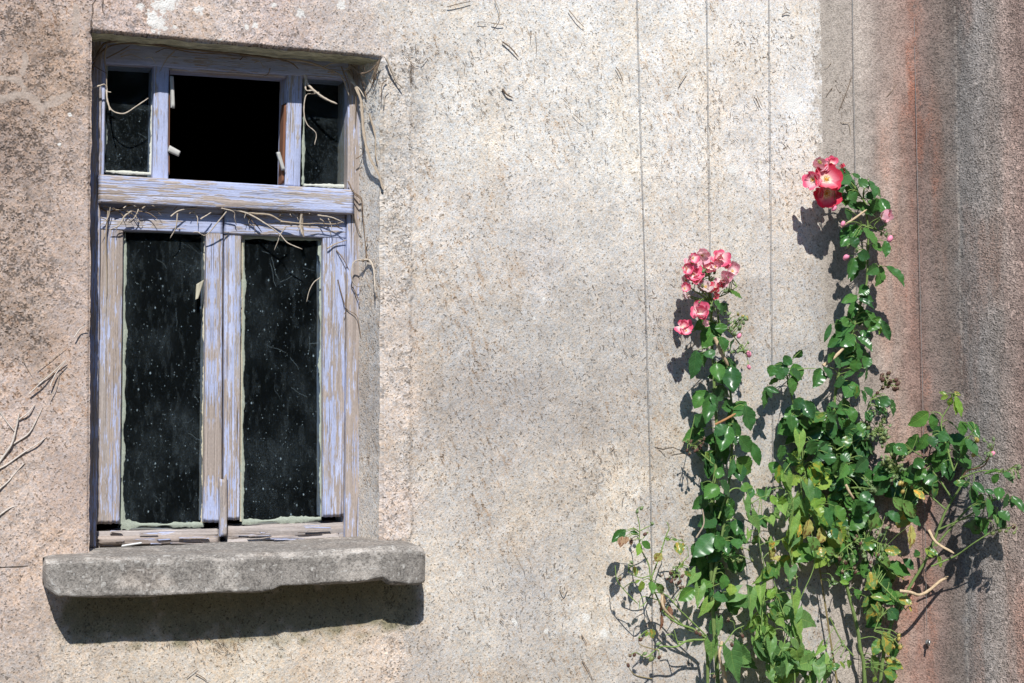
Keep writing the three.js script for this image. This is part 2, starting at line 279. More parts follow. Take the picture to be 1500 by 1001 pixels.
// reveals, with the same skin; the thickness of the wall behind the face
function skin(tint, bump = 0.003, speck = 0) {
  const w = 256, d = new Uint8Array(w * w * 4), bb = new Uint8Array(w * w * 4), per = (n) => n & (w - 1);
  const base = new Float32Array(w * w); for (let k = 0; k < w * w; k++) base[k] = rnd();
  const at = (i, j, s) => { let a = 0; for (let q = -s; q <= s; q++) for (let p = -s; p <= s; p++) a += base[per(j + q) * w + per(i + p)]; return a / (2 * s + 1) ** 2; };
  for (let j = 0; j < w; j++) for (let i = 0; i < w; i++) {
    const o = (j * w + i) * 4, a = at(i, j, 1), c = at(i, j, 3), e = at(i, j, 7), k = 0.8 + 1.0 * (a - 0.5) + 2.0 * (c - 0.5) + 5 * (e - 0.5) + 0.2;
    const dk = sstep(0.6, 0.7, a), lt = speck * (sstep(0.4, 0.3, a) * 0.7 + sstep(0.435, 0.40, c) * 0.8);
    for (let t = 0; t < 3; t++) d[o + t] = enc(tint[t] * k * (1 - (0.45 + 0.2 * speck) * dk) * (1 + lt));
    d[o + 3] = 255; bb[o] = bb[o + 1] = bb[o + 2] = clamp(0.5 + (a - 0.5) * 1.5 + (c - 0.5) * 2 - dk * 0.3) * 255; bb[o + 3] = 255;
  }
  const m = new THREE.MeshStandardMaterial({ map: tex(w, w, d, true), bumpMap: tex(w, w, bb), bumpScale: bump, roughness: 0.95 });
  return m;
}
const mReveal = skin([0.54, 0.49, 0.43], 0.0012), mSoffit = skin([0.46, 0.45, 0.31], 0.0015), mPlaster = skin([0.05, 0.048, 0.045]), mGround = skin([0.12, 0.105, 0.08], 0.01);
{
  const zb = -0.2, n = 200, m = 20, spl = (OP.x1 - P(524, 430, -0.08).x) / 0.4;            // this side is splayed
  part(wall, 'reveal', grid(m, n, (i, j) => { const y = lerp(OP.y0, OP.y1, j / n), t = i / m, x = OP.x1 + ej(2, y) * (1 - Math.min(1, t * 4)) - Math.min(t, 0.4) * spl + 0.0008 * (fbm(y * 30 + t * 3, t * 9 + y * 7, 3) - 0.5); return [x, y, lerp(-0.009, zb, t), ...wuv(OP.x1 + 0.17 - t * 0.2, y)]; }), mWall);
  part(wall, 'reveal', grid(m, n, (i, j) => { const y = lerp(OP.y0, OP.y1, j / n), t = i / m; return [OP.x0 + ej(1, y), y, lerp(-0.009, zb, t), t, y / 0.25]; }), mReveal);
  part(wall, 'soffit', grid(n, m, (i, j) => { const x = lerp(OP.x0, OP.x1, i / n), t = j / m; return [x, OP.y1 + ej(3, x) + 0.004 * (fbm(x * 30, t * 4, 2) - 0.5) * t, lerp(-0.009, zb, t), x / 0.25, t]; }), mSoffit);
  const bx = (x0, x1, y0, y1, z0, z1) => new THREE.BoxGeometry(x1 - x0, y1 - y0, z1 - z0).translate((x0 + x1) / 2, (y0 + y1) / 2, (z0 + z1) / 2);
  const e = 0.012;
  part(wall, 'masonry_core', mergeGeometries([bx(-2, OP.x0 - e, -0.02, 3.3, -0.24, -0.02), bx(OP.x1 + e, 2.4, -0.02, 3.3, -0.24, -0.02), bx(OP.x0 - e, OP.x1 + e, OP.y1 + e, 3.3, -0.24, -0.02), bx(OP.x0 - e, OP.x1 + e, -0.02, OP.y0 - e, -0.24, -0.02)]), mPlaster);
  const room = thing('dark_room', 'dark empty room behind the broken window panes', 'room');
  room.userData.kind = 'structure';
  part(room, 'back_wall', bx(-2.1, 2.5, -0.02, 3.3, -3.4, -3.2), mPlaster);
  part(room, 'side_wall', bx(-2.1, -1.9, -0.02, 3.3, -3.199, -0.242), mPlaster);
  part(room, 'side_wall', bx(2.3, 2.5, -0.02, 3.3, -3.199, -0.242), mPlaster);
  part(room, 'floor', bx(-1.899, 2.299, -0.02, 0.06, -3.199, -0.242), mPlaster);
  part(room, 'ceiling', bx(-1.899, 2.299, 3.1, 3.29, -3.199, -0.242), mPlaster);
}

// ---------------------------------------------------------------- the bent corner and return wall
{
  const arc = [0]; for (let i = 1; i < plan.length; i++) arc.push(arc[i - 1] + Math.hypot(plan[i][0] - plan[i - 1][0], plan[i][1] - plan[i - 1][1]));
  const sAt = (px) => { const d = sight(px, 530), c = camera.position; for (let i = 1; i < plan.length - 1; i++) { const [ax, az] = plan[i], [bx2, bz] = plan[i + 1]; const k0 = (ax - c.x) / (c.z - az), k1 = (bx2 - c.x) / (c.z - bz), k = d.x / -d.z; if (k >= k0 && k <= k1) return lerp(arc[i], arc[i + 1], (k - k0) / (k1 - k0)); } return arc[arc.length - 1]; };
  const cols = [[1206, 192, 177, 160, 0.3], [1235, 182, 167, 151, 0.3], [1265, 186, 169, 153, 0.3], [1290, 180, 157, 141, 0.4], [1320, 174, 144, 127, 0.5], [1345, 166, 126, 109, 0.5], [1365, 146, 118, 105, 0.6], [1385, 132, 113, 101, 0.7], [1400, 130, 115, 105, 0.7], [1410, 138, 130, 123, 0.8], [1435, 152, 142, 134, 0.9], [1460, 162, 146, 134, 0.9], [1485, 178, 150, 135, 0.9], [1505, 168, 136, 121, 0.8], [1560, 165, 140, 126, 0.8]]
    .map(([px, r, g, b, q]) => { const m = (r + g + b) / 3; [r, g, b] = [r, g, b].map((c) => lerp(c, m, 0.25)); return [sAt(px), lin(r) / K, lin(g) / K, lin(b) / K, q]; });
  const sRun = sAt(1352), s0 = arc[1], s1 = 0.95, y0 = 0.68, y1 = 2.44, w = 1024, h = 2048, cd = new Uint8Array(w * h * 4), bd = new Uint8Array(w * h * 4), sc = arc[corner0];
  const S = (i) => lerp(s0, s1, (i + 0.5) / w), YY = (j) => lerp(y0, y1, (j + 0.5) / h), f4 = (f) => field(w, h, 4, (i, j) => f(S(i), YY(j)));
  const WA = f4((s, y) => 0.05 * (fbm(s * 14, y * 3, 4) - 0.5) + 0.03 * (fbm(s * 60, y * 22, 3) - 0.5)), ST = f4((s, y) => fbm(s * 34 + 3, y * 2.6, 5)), RU = f4((s, y) => sstep(0.47, 0.72, fbm(s * 26 + 9, y * 3.4 + 4, 5)) * sstep(s0 + 0.05, s0 + 0.2, s) * (s < sc + 0.3 ? 1 : 0.4)), MO = f4((s, y) => fbm(s * 20, y * 20, 4)), ED = f4((s, y) => sstep(0.45, 0.6, fbm(s * 70, y * 40, 3)));
  for (let j = 0; j < h; j++) for (let i = 0; i < w; i++) {
    const s = S(i), y = YY(j), o = (j * w + i) * 4;
    const n1 = vn(s * 520, y * 520), n2 = vn(s * 380 + 7, y * 380), n3 = vn(s * 900, y * 800 + 3), n5 = vn(s * 380 + 31, y * 260 + 31), n0 = NT[(Math.imul(i >> 1, 7919) + Math.imul(j >> 1, 104729) + (i ^ j)) & 65535];
    const ws = clamp(s + WA(i, j) + 0.006 * (n2 - 0.5), s0, s1);
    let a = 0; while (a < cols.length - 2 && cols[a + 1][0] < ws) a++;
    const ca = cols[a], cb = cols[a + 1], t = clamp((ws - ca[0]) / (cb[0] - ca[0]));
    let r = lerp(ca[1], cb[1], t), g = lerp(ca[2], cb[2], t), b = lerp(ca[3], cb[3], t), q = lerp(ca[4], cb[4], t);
    const rust = RU(i, j) * (0.4 + 1.1 * n1);
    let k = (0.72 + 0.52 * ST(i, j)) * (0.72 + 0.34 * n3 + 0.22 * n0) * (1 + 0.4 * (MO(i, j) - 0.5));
    const grain = sstep(0.55, 0.72, n5 * 0.5 + n1 * 0.5), dark = sstep(0.48, 0.68, n2 * 0.5 + vn(s * 480 + 90, y * 440) * 0.5), big = sstep(0.84, 0.9, vn(s * 150 + 3, y * 90)) * (s > sc ? 1 : 0.2);
    k *= 1 - (0.2 + q * 0.36) * dark + q * 0.36 * grain + big * 0.45;
    r *= k * (1 + 0.06 * rust); g *= k * (1 - 0.10 * rust); b *= k * (1 - 0.16 * rust);
    const run = sstep(0.34, 0.66, (1 - Math.abs(ws - sRun) / 0.035) * 0.45 + 0.35 * RU(i, j) + 0.3 * (ST(i, j) - 0.3) + 0.25 * (n1 - 0.5)) * (0.35 + 0.9 * MO(i, j)); r *= 1 + 0.05 * run; g *= 1 - 0.2 * run; b *= 1 - 0.32 * run;
    // pale flaking along the joint of the two renders and in the crease
    const edge = sstep(0.03, 0.0, s - s0 - 0.02 * vn(y * 60, 4)) * ED(i, j), cre = Math.abs(s - sc + 0.002 * (vn(y * 40, 5) - 0.5)) < 0.0012 + 0.002 * vn(y * 80, 1) ? 0.4 : 0;
    const m2 = Math.max(edge * 0.6, cre * sstep(0.3, 0.7, vn(y * 190, 8))); r = lerp(r, 0.38, m2); g = lerp(g, 0.33, m2); b = lerp(b, 0.28, m2);
    const hg = 0.5 + 0.3 * (n1 - 0.5) + 0.2 * (n3 - 0.5) + q * (0.3 * grain - 0.35 * dark) + 0.3 * big;
    cd[o] = enc(r); cd[o + 1] = enc(g); cd[o + 2] = enc(b); cd[o + 3] = 255; bd[o] = bd[o + 1] = bd[o + 2] = clamp(hg) * 255; bd[o + 3] = 255;
  }
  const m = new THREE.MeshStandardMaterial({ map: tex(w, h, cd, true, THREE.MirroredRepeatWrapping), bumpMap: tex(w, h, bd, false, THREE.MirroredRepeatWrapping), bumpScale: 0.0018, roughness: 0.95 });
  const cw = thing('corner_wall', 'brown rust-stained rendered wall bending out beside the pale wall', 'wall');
  const at = (s) => { let i = 0; while (i < plan.length - 2 && arc[i + 1] < s) i++; const t = (s - arc[i]) / (arc[i + 1] - arc[i]); const [ax, az] = plan[i], [bx, bz] = plan[i + 1], l = arc[i + 1] - arc[i]; return [lerp(ax, bx, t), lerp(az, bz, t), -(bz - az) / l, (bx - ax) / l]; };
  const sheet = (a, b, step, nm) => {
    const n = Math.round((b - a) / step), ny = 480;
    part(cw, nm, grid(n, ny, (i, j) => { const s = lerp(a, b, i / n), y = lerp(0, 3.36, j / ny), [x, z, nx, nz] = at(clamp(s, 0, arc[arc.length - 1] - 1e-5)), d = (0.006 * (fbm(s * 8, y * 4, 3) - 0.5) + 0.003 * (fbm(s * 60, y * 45, 3) - 0.5) + 0.003 * (fbm(s * 130, y * 130, 2) - 0.5)) * sstep(0.02, 0.1, s); return [x + nx * d + lean(y), y, z + nz * d, (s - s0) / (s1 - s0), (y - y0) / (y1 - y0)]; }), m);
  };
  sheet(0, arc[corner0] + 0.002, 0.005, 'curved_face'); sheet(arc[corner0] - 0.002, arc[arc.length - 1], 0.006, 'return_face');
  // thickness behind the faces
  const [ex, ez] = plan[plan.length - 1], [cx, cz] = plan[corner0], sh = new THREE.Shape([[XC + 0.12, -0.22], [2.75, -0.22], [ex + 0.25, ez], [ex + 0.03, ez], [cx + 0.06, cz - 0.01]].map(([a, b]) => new THREE.Vector2(a, -b)));
  part(cw, 'masonry_core', new THREE.ExtrudeGeometry(sh, { depth: 3.3, bevelEnabled: false }).rotateX(-Math.PI / 2), mPlaster);
}
// ---------------------------------------------------------------- ground
{
  const g = grid(80, 60, (i, j) => { const x = lerp(-40, 42, i / 80), z = lerp(0.02, 60, (j / 60) ** 2); return [x, -0.004 + 0.02 * (fbm(x * 0.8, z * 0.8, 3) - 0.5), z, x / 0.5, z / 0.5]; });
  const m = new THREE.Mesh(g, mGround); m.name = 'ground'; m.userData.kind = 'structure'; m.receiveShadow = true; scene.add(m);
}

// ---------------------------------------------------------------- concrete sill
{
  // top edge and bottom edge of its front face as measured along its length: [px, top, bottom]
  const prof = [[70, 824, 868], [84, 819, 877], [110, 818, 877], [200, 816, 876], [300, 814, 872], [385, 812, 869], [400, 811, 866], [412, 811, 860], [480, 808, 858], [540, 804, 853], [562, 802, 850], [572, 802, 857], [600, 801, 858], [618, 803, 857], [625, 806, 855]];
  const zf = 0.092, stn = prof.map(([px, t, b]) => { const a = P(px, t, zf), c = P(px, b, zf); return [a.x, a.y, c.y]; });
  const xs0 = stn[0][0], xs1 = stn[stn.length - 1][0], N = 300;
  const sec = (x) => { let i = 0; while (i < stn.length - 2 && stn[i + 1][0] < x) i++; const t = clamp((x - stn[i][0]) / (stn[i + 1][0] - stn[i][0])); return [lerp(stn[i][1], stn[i + 1][1], t), lerp(stn[i][2], stn[i + 1][2], t)]; };
  const loop = [];                                            // profile: k = [z share, y share] back top -> front -> back bottom
  for (let k = 0; k <= 22; k++) loop.push(['t', k / 22]);
  for (let k = 1; k <= 18; k++) loop.push(['f', k / 18]);
  for (let k = 1; k <= 14; k++) loop.push(['b', k / 14]);
  const ytB = P(330, 795, -0.085).y;
  let per = 0, px0 = null; const pv = [];
  const place = (x, k) => { const [yt, yb] = sec(x), [w, t] = loop[k]; if (w === 't') return [lerp(ytB, yt, t), lerp(-0.19, zf, t)]; if (w === 'f') return [lerp(yt, yb, t), zf]; return [yb + 0.006 * t, lerp(zf, -0.06, t)]; };
  for (let k = 0; k < loop.length; k++) { const p = place(stn[5][0], k); if (px0) per += Math.hypot(p[0] - px0[0], p[1] - px0[1]); px0 = p; pv.push(per); }
  const g = grid(N + 4, loop.length - 1, (i, jj) => {
    const j = loop.length - 1 - jj; let x = lerp(xs0, xs1, clamp((i - 2) / N)); const cap = i < 2 || i > N + 2 ? (i === 0 || i === N + 4 ? 2 : 1) : 0;
    let [y, z] = place(clamp(x, xs0 + 1e-4, xs1 - 1e-4), j);
    const [yt, yb] = sec(x), cy = (yt + yb) / 2;
    const inOpen = x > OP.x0 + 0.004 && x < OP.x1 - 0.004;
    if (!inOpen && z < -0.03) z = -0.03;
    // rounded arris and broken edges
    const ft = Math.hypot(y - yt, z - zf), fb = Math.hypot(y - yb, z - zf), rt = 0.006 + 0.010 * fbm(x * 18, 3, 3), rb = 0.005 + 0.014 * Math.max(0, fbm(x * 24 + 5, 9, 3) - 0.4);
    if (ft < rt) { z -= 0.5 * (1 - ft / rt) ** 2 * rt; y -= 0.45 * (1 - ft / rt) ** 2 * rt; }
    if (fb < rb) { z -= 0.5 * (1 - fb / rb) ** 2 * rb; y += 0.4 * (1 - fb / rb) ** 2 * rb; }
    const ex = Math.min(x - xs0, xs1 - x); if (ex < 0.018) { const q = (1 - ex / 0.018) ** 2; if (z > 0.03) z -= (x < 1 && x - xs0 < 0.03 ? 0.03 : 0.008) * q; }
    const a = pv[j]; const d = 0.006 * (fbm(x * 14, a * 14, 2) - 0.5) + 0.0016 * (fbm(x * 110, a * 110, 2) - 0.5);
    if (loop[j][0] === 'f') z += d; else if (loop[j][0] === 't') y += d * 0.8; else y += d;
    if (cap === 2) { y = lerp(y, cy, 1); z = -0.02; }
    return [x, y, z, x / 0.84, a / 0.42];
  });
  const sw = 1024, sh2 = 512, sd = new Uint8Array(sw * sh2 * 4), sb = new Uint8Array(sw * sh2 * 4);        // 0.84 m along, 0.42 m round the profile
  for (let j = 0; j < sh2; j++) for (let i = 0; i < sw; i++) {
    const x = i / sw * 0.84, a = j / sh2 * 0.42, o = (j * sw + i) * 4, n0 = NT[(Math.imul(i, 7919) + Math.imul(j, 104729)) & 65535], n1 = vn(x * 620, a * 620), n2 = vn(x * 330 + 9, a * 330), n3 = fbm(x * 40, a * 40, 3), n4 = fbm(x * 12 + 7, a * 18, 4);
    const lightP = sstep(0.55, 0.72, n4 * 0.7 + n3 * 0.3), worn = sstep(0.022, 0.004, Math.abs(a - pv[22] + 0.012 * (n4 - 0.5))) * sstep(0.35, 0.6, n3);
    let k = (0.62 + 0.5 * n0 * 0.6 + 0.5 * (n1 - 0.5)) * (0.8 + 0.5 * n3) * (1 + 0.5 * lightP + 0.4 * worn);
    const dk = sstep(0.56, 0.7, n1 * 0.5 + n2 * 0.5), sp = sstep(0.80, 0.88, vn(x * 190 + 40, a * 190)) + sstep(0.86, 0.92, vn(x * 90 + 4, a * 90)) * 0.6;
    k *= 1 - 0.55 * dk; let r = 0.295 * k, g = 0.268 * k, b = 0.236 * k; const m3 = clamp(sp) * 0.55; r = lerp(r, 0.5 * (0.7 + 0.5 * n1), m3); g = lerp(g, 0.48 * (0.7 + 0.5 * n1), m3); b = lerp(b, 0.44 * (0.7 + 0.5 * n1), m3);
    const red = sstep(0.5, 0.7, fbm(x * 9 + 60, a * 22, 3)) * 0.4; g *= 1 - 0.08 * red; b *= 1 - 0.14 * red;
    sd[o] = enc(r); sd[o + 1] = enc(g); sd[o + 2] = enc(b); sd[o + 3] = 255; sb[o] = sb[o + 1] = sb[o + 2] = clamp(0.55 + 0.4 * (n1 - 0.5) + 0.25 * (n2 - 0.5) - 0.35 * dk + 0.2 * m3) * 255; sb[o + 3] = 255;
  }
  const mSill = new THREE.MeshStandardMaterial({ map: tex(sw, sh2, sd, true, THREE.MirroredRepeatWrapping), bumpMap: tex(sw, sh2, sb, false, THREE.MirroredRepeatWrapping), bumpScale: 0.0015, roughness: 0.95 });
  const m = thing('window_sill', 'thick grey concrete window sill with a chipped underside', 'sill', null, new THREE.Mesh(g, mSill));
}

// ---------------------------------------------------------------- window
function wood(paint, seedo, blue = [0.355, 0.392, 0.55]) {
  const w = 1024, h = 256, d = new Uint8Array(w * h * 4), bb = new Uint8Array(w * h * 4);      // 1 m along the grain, 0.16 m across
  const ph = (v, n) => { const a = v / h * n; return a; };
  for (let j = 0; j < h; j++) for (let i = 0; i < w; i++) {
    const o = (j * w + i) * 4, x = i / w, y = j / h * 0.16;
    const wob = 0.004 * fbm(x * 5 + seedo, y * 30, 3), yy = y + wob;
    const g1 = vn(x * 9 + seedo, yy * 1100), g2 = vn(x * 16 + 5, yy * 2600 + seedo), g3 = fbm(x * 4 + 9, yy * 330 + seedo, 3), fine = vn(x * 300, y * 1500);
    const crack = Math.max(sstep(0.74, 0.84, g1 * 0.6 + g3 * 0.4), 0.8 * sstep(0.9, 0.96, vn(x * 5 + 7, yy * 1700 + seedo)));
    // bare, sun-silvered wood
    let k = 0.66 + 0.5 * g3 + 0.4 * (g2 - 0.5) + 0.3 * (fine - 0.5);
    let r = 0.34 * k, g = 0.28 * k, b = 0.24 * k;
    const silver = sstep(0.45, 0.7, fbm(x * 3 + 40 + seedo, y * 40, 3)); r = lerp(r, 0.38 * k, silver * 0.7); g = lerp(g, 0.345 * k, silver * 0.7); b = lerp(b, 0.325 * k, silver * 0.7);
    // flaking paint, torn along the grain
    const pn = fbm(x * 7 + seedo * 3, y * 45 + seedo, 3) * 0.42 + g1 * 0.22 + g2 * 0.12 + fbm(x * 46 + seedo, yy * 360, 4) * 0.40 - 0.03;
    const pm = sstep(paint - 0.022, paint + 0.022, 1.04 - pn) * (1 - crack * 0.9) * (1 - 0.8 * sstep(0.9, 0.95, g2));
    const pk = 0.84 + 0.26 * fbm(x * 30, y * 160, 3) + 0.22 * (fine - 0.5), white = sstep(0.52, 0.72, fbm(x * 7 + 80 + seedo, y * 70 + 8, 3)) * 0.45;
    r = lerp(r, lerp(blue[0], 0.52, white) * pk, pm); g = lerp(g, lerp(blue[1], 0.54, white) * pk, pm); b = lerp(b, lerp(blue[2], 0.66, white) * pk, pm);
    r *= 1 - 0.72 * crack; g *= 1 - 0.74 * crack; b *= 1 - 0.74 * crack;
    const hg = 0.35 + 0.3 * (g3 - 0.5) + 0.18 * (g2 - 0.5) + 0.3 * pm - 0.45 * crack;
    d[o] = enc(r); d[o + 1] = enc(g); d[o + 2] = enc(b); d[o + 3] = 255; bb[o] = bb[o + 1] = bb[o + 2] = clamp(hg) * 255; bb[o + 3] = 255;
  }
  return new THREE.MeshStandardMaterial({ map: tex(w, h, d, true, THREE.MirroredRepeatWrapping), bumpMap: tex(w, h, bb, false, THREE.MirroredRepeatWrapping), bumpScale: 0.0016, roughness: 0.75 });
}
const mBlue = wood(0.40, 3.3), mWorn = wood(0.55, 11.7), mBare = wood(0.66, 27.1), mMid = wood(0.47, 41.9);
const plain = (r, g, b, rough = 0.9) => new THREE.MeshStandardMaterial({ color: new THREE.Color().setRGB(r, g, b), roughness: rough });
const bark = (c, s = 1) => { const w = 64, h = 64, d = new Uint8Array(w * h * 4); for (let j = 0; j < h; j++) for (let i = 0; i < w; i++) { const k = 0.65 + 0.7 * vn(i * 0.25 * s, j * 0.7) + 0.25 * (rnd() - 0.5), o = (j * w + i) * 4; for (let t = 0; t < 3; t++) d[o + t] = enc(c[t] * k); d[o + 3] = 255; } return new THREE.MeshStandardMaterial({ map: tex(w, h, d, true), roughness: 0.85 }); };
const mPutty = bark([0.30, 0.33, 0.265], 2), mPuttyW = bark([0.5, 0.5, 0.43], 2), mRust = plain(0.17, 0.07, 0.035), mFlake = plain(0.62, 0.62, 0.60), mCream = bark([0.42, 0.38, 0.28], 2), mBead = bark([0.38, 0.37, 0.34], 2);
const win = thing('casement_window', 'old window in flaking lavender blue wooden frame with dusty panes', 'window');
const Q = (z, ...c) => c.map(([x, y]) => P(x, y, z));
const addBoard = (nm, z, c, th, mat, opt) => part(win, nm, board(...Q(z, ...c), th, opt), mat);
// corners: start a, start b, end b, end a; grain runs start -> end
const ZJ = -0.078, ZS = -0.087, ZG = -0.104;
addBoard('jamb', ZJ, [[124, 808], [141.5, 803], [151, 50], [128, 50]], 0.07, mMid);                   // outer frame upright
addBoard('jamb', ZJ, [[505.5, 797], [527, 799], [533, 85], [510, 85]], 0.07, mWorn);
addBoard('head_rail', ZJ - 0.002, [[146, 92], [146, 40], [514, 80], [514, 117]], 0.07, mBlue);
addBoard('mullion', ZJ - 0.004, [[223, 266], [247, 268], [248.5, 88], [225.5, 84]], 0.06, mBlue);
addBoard('mullion', ZJ - 0.004, [[417, 274], [440.5, 277], [444, 104], [421, 102]], 0.06, mBlue);
addBoard('glazing_bar', ZJ - 0.003, [[144, 262], [152.5, 260], [156, 86], [148, 86]], 0.05, mBlue);
addBoard('glazing_bar', ZJ - 0.003, [[508.5, 281], [514, 281], [515, 112], [511, 112]], 0.05, mBlue);
addBoard('transom', -0.060, [[145, 297], [145, 254.5], [519, 277], [519, 314]], 0.085, mMid, { wear: 0.002, round: 0.004 });
addBoard('top_rail', ZS + 0.002, [[143, 336], [143, 293], [327, 300], [327, 343]], 0.045, mBlue);
addBoard('top_rail', ZS + 0.002, [[329, 343], [329, 300], [509, 312], [509, 350]], 0.045, mBlue);
addBoard('stile', ZS, [[140, 769], [176, 769], [181.5, 322], [143, 322]], 0.045, mWorn, { ragged0: 0.004 });
addBoard('stile', ZS, [[297.5, 767], [325, 768], [327, 328], [302, 328]], 0.045, mWorn, { ragged0: 0.004 });
addBoard('stile', ZS - 0.002, [[327, 764], [351.5, 763], [354, 330], [328.5, 330]], 0.045, mMid, { ragged0: 0.004 });
addBoard('stile', ZS, [[473, 759], [504.5, 758], [508, 330], [472.5, 330]], 0.045, mMid, { ragged0: 0.003 });
addBoard('cover_strip', ZS + 0.012, [[322, 787], [333, 787], [333.5, 690], [321, 690]], 0.011, mMid, { ragged1: 0.03, ragged0: 0.002 });
addBoard('bottom_rail', ZS - 0.004, [[140, 812], [140, 778], [323, 774], [323, 808]], 0.05, mBare, { wear: 0.008 });
addBoard('bottom_rail', ZS - 0.004, [[332, 806], [332, 770], [507, 764], [507, 800]], 0.05, mBare, { wear: 0.006 });
addBoard('weathered_lip', ZS + 0.008, [[142, 800], [142, 786], [320, 783], [320, 798]], 0.014, mBare, { wear: 0.009, ragged0: 0.01 });
addBoard('weathered_lip', ZS + 0.006, [[334, 800], [334, 788], [500, 781], [500, 792]], 0.014, mBare, { wear: 0.009, ragged1: 0.01 });
for (let i = 0; i < 14; i++) {
  const side = i % 2, x0 = side ? rr(334, 460) : rr(142, 280), l = rr(20, 60), x1 = Math.min(x0 + l, side ? 503 : 320), yb = side ? 800 - (x0 - 334) * 0.04 : 801, y = yb - rr(2, 22), h = rr(1.2, 3.4), tl = rr(-2, 1.5);
  addBoard('splinter', ZS + rr(0.003, 0.014), [[x0, y], [x0, y - h], [x1, y - h + tl], [x1, y + tl]], 0.006, rnd() < 0.5 ? mWorn : mMid, { wear: 0.002, ragged0: 0.012, ragged1: 0.016 });
}
// loose beads and chips around the open light
addBoard('glazing_bead', ZJ + 0.002, [[250.5, 157], [257, 158], [255, 112], [248.8, 111]], 0.008, mBead);
addBoard('glazing_bead', ZJ + 0.002, [[246, 222], [249, 212], [265, 221], [262, 229]], 0.008, mBead);
addBoard('glazing_bead', ZJ + 0.002, [[413, 249], [419, 249], [411, 222], [405, 223]], 0.008, mBead);
addBoard('glazing_bead', ZJ - 0.006, [[246, 256], [248.6, 256], [249.4, 103], [247.4, 103]], 0.02, mRust);
addBoard('glazing_bead', ZJ - 0.006, [[412, 268], [417.6, 268], [421.8, 150], [416, 152]], 0.03, mRust, { wear: 0.004 });
addBoard('glazing_bead', ZJ - 0.005, [[248, 103], [248, 96], [420, 108], [420, 114]], 0.02, mWorn);
// glass with its dust and putty
function dustTex(seedo, amount) {
  const w = 256, h = 768, d = new Uint8Array(w * h * 4);
  const fl = new Float32Array(w * h);
  for (let j = 0; j < h; j++) for (let i = 0; i < w; i++) { const x = i / 256 * 0.3, y = j / 256 * 0.3; fl[j * w + i] = amount * (0.32 + 0.7 * sstep(0.35, 0.8, fbm(x * 9 + seedo, y * 9, 5)) * (0.5 + vn(x * 300, y * 160 + seedo)) + 0.5 * sstep(0.55, 0.75, fbm(x * 90 + 9, y * 30 + seedo, 3))) * (0.4 + 1.2 * vn(i * 0.9, j * 0.9)); }
  const dot = (cx, cy, r, a) => { for (let j = Math.max(0, cy - r - 1 | 0); j <= Math.min(h - 1, cy + r + 1); j++) for (let i = Math.max(0, cx - r - 1 | 0); i <= Math.min(w - 1, cx + r + 1); i++) { const q = Math.hypot(i - cx, (j - cy) * 0.75) / r; if (q < 1) fl[j * w + i] = Math.max(fl[j * w + i], a * (1 - q * q)); } };
  for (let k = 0; k < 330; k++) dot(rnd() * w, rnd() * h, rr(0.7, 1.5) + (rnd() < 0.06 ? 1.8 : 0), rr(0.12, 0.7));
  for (let k = 0; k < 15; k++) { let x = rnd() * w, y = rnd() * h, a = rnd() * 6.28, n = rr(20, 70); const al = rr(0.06, 0.22); for (let q = 0; q < n; q++) { dot(x, y, 0.9, al); a += rr(-0.12, 0.12); x += Math.cos(a); y += Math.sin(a); } }
  for (let k = 0; k < w * h; k++) { d[k * 4] = d[k * 4 + 1] = d[k * 4 + 2] = clamp(fl[k]) * 255; d[k * 4 + 3] = 255; }
  return tex(w, h, d, false, THREE.ClampToEdgeWrapping);
}
const mGlass = new THREE.MeshPhysicalMaterial({ color: new THREE.Color().setRGB(0.72, 0.8, 0.8), transmission: 1, roughness: 0.03, thickness: 0, ior: 1.45, metalness: 0 });
function pane(c, amount, putty) {
  const q = Q(ZG, ...c), sh = (z) => [q[0], q[1], q[2], q[3]].map((p) => V(p.x, p.y, z));
  const pg = (pts) => grid(12, 12, (i, j) => { const a = pts[0].clone().lerp(pts[1], i / 12), b = pts[3].clone().lerp(pts[2], i / 12); a.lerp(b, j / 12); return [a.x, a.y, a.z, i / 12, j / 12]; });
  const g = part(win, 'glass_pane', pg(sh(ZG)), mGlass);
  const m = new THREE.MeshStandardMaterial({ color: new THREE.Color().setRGB(0.36, 0.46, 0.50), roughness: 1, transparent: true, alphaMap: dustTex(rnd() * 50, amount) });
  part(g, 'dust_film', pg(sh(ZG + 0.0012)), m);
  putty.forEach(([ax, ay, bx, by, wa, wb, mt]) => {          // runs of putty: px ends, width in mm at each end
    const a = P(ax, ay, ZG + 0.002), b = P(bx, by, ZG + 0.002), dir = b.clone().sub(a), L = dir.length(); dir.normalize();
    const nrm = V(-dir.y, dir.x, 0), n = Math.max(10, Math.round(L / 0.004)), o = rnd() * 60;
    part(g, 'putty', grid(n, 6, (i, j) => { const t = i / n, wd = lerp(wa, wb, t) * 0.00118 * Math.max(0.06, (2.4 * fbm(t * L * 26 + o, 2, 4) - 0.35) * (0.7 + 0.5 * vn(t * L * 400, o))), s = (j / 6 - 0.5) * wd, p = a.clone().addScaledVector(dir, t * L + 0.002 * (vn(j * 2 + o, i * 0.2) - 0.5)).addScaledVector(nrm, s); return [p.x, p.y, p.z + 0.0013 * Math.sin(Math.PI * j / 6) * (0.5 + vn(t * L * 120, o)), t * L / 0.05, j / 6]; }), mt);
  });
}
pane([[150, 256], [224, 262], [226, 88], [154, 82]], 0.04, [[153, 251, 222, 255, 6, 5, mPuttyW], [152.5, 252, 156, 90, 5, 4, mPutty], [221.5, 254, 224.5, 93, 6, 4, mPuttyW], [156, 88, 224, 93, 5, 5, mWorn]]);
pane([[440, 278], [511, 282], [513, 112], [443, 106]], 0.034, [[443, 271, 509, 273, 5, 8, mPuttyW], [443.5, 271, 446, 112, 5, 5, mPutty], [510.5, 272, 511.5, 150, 6, 4, mPuttyW]]);
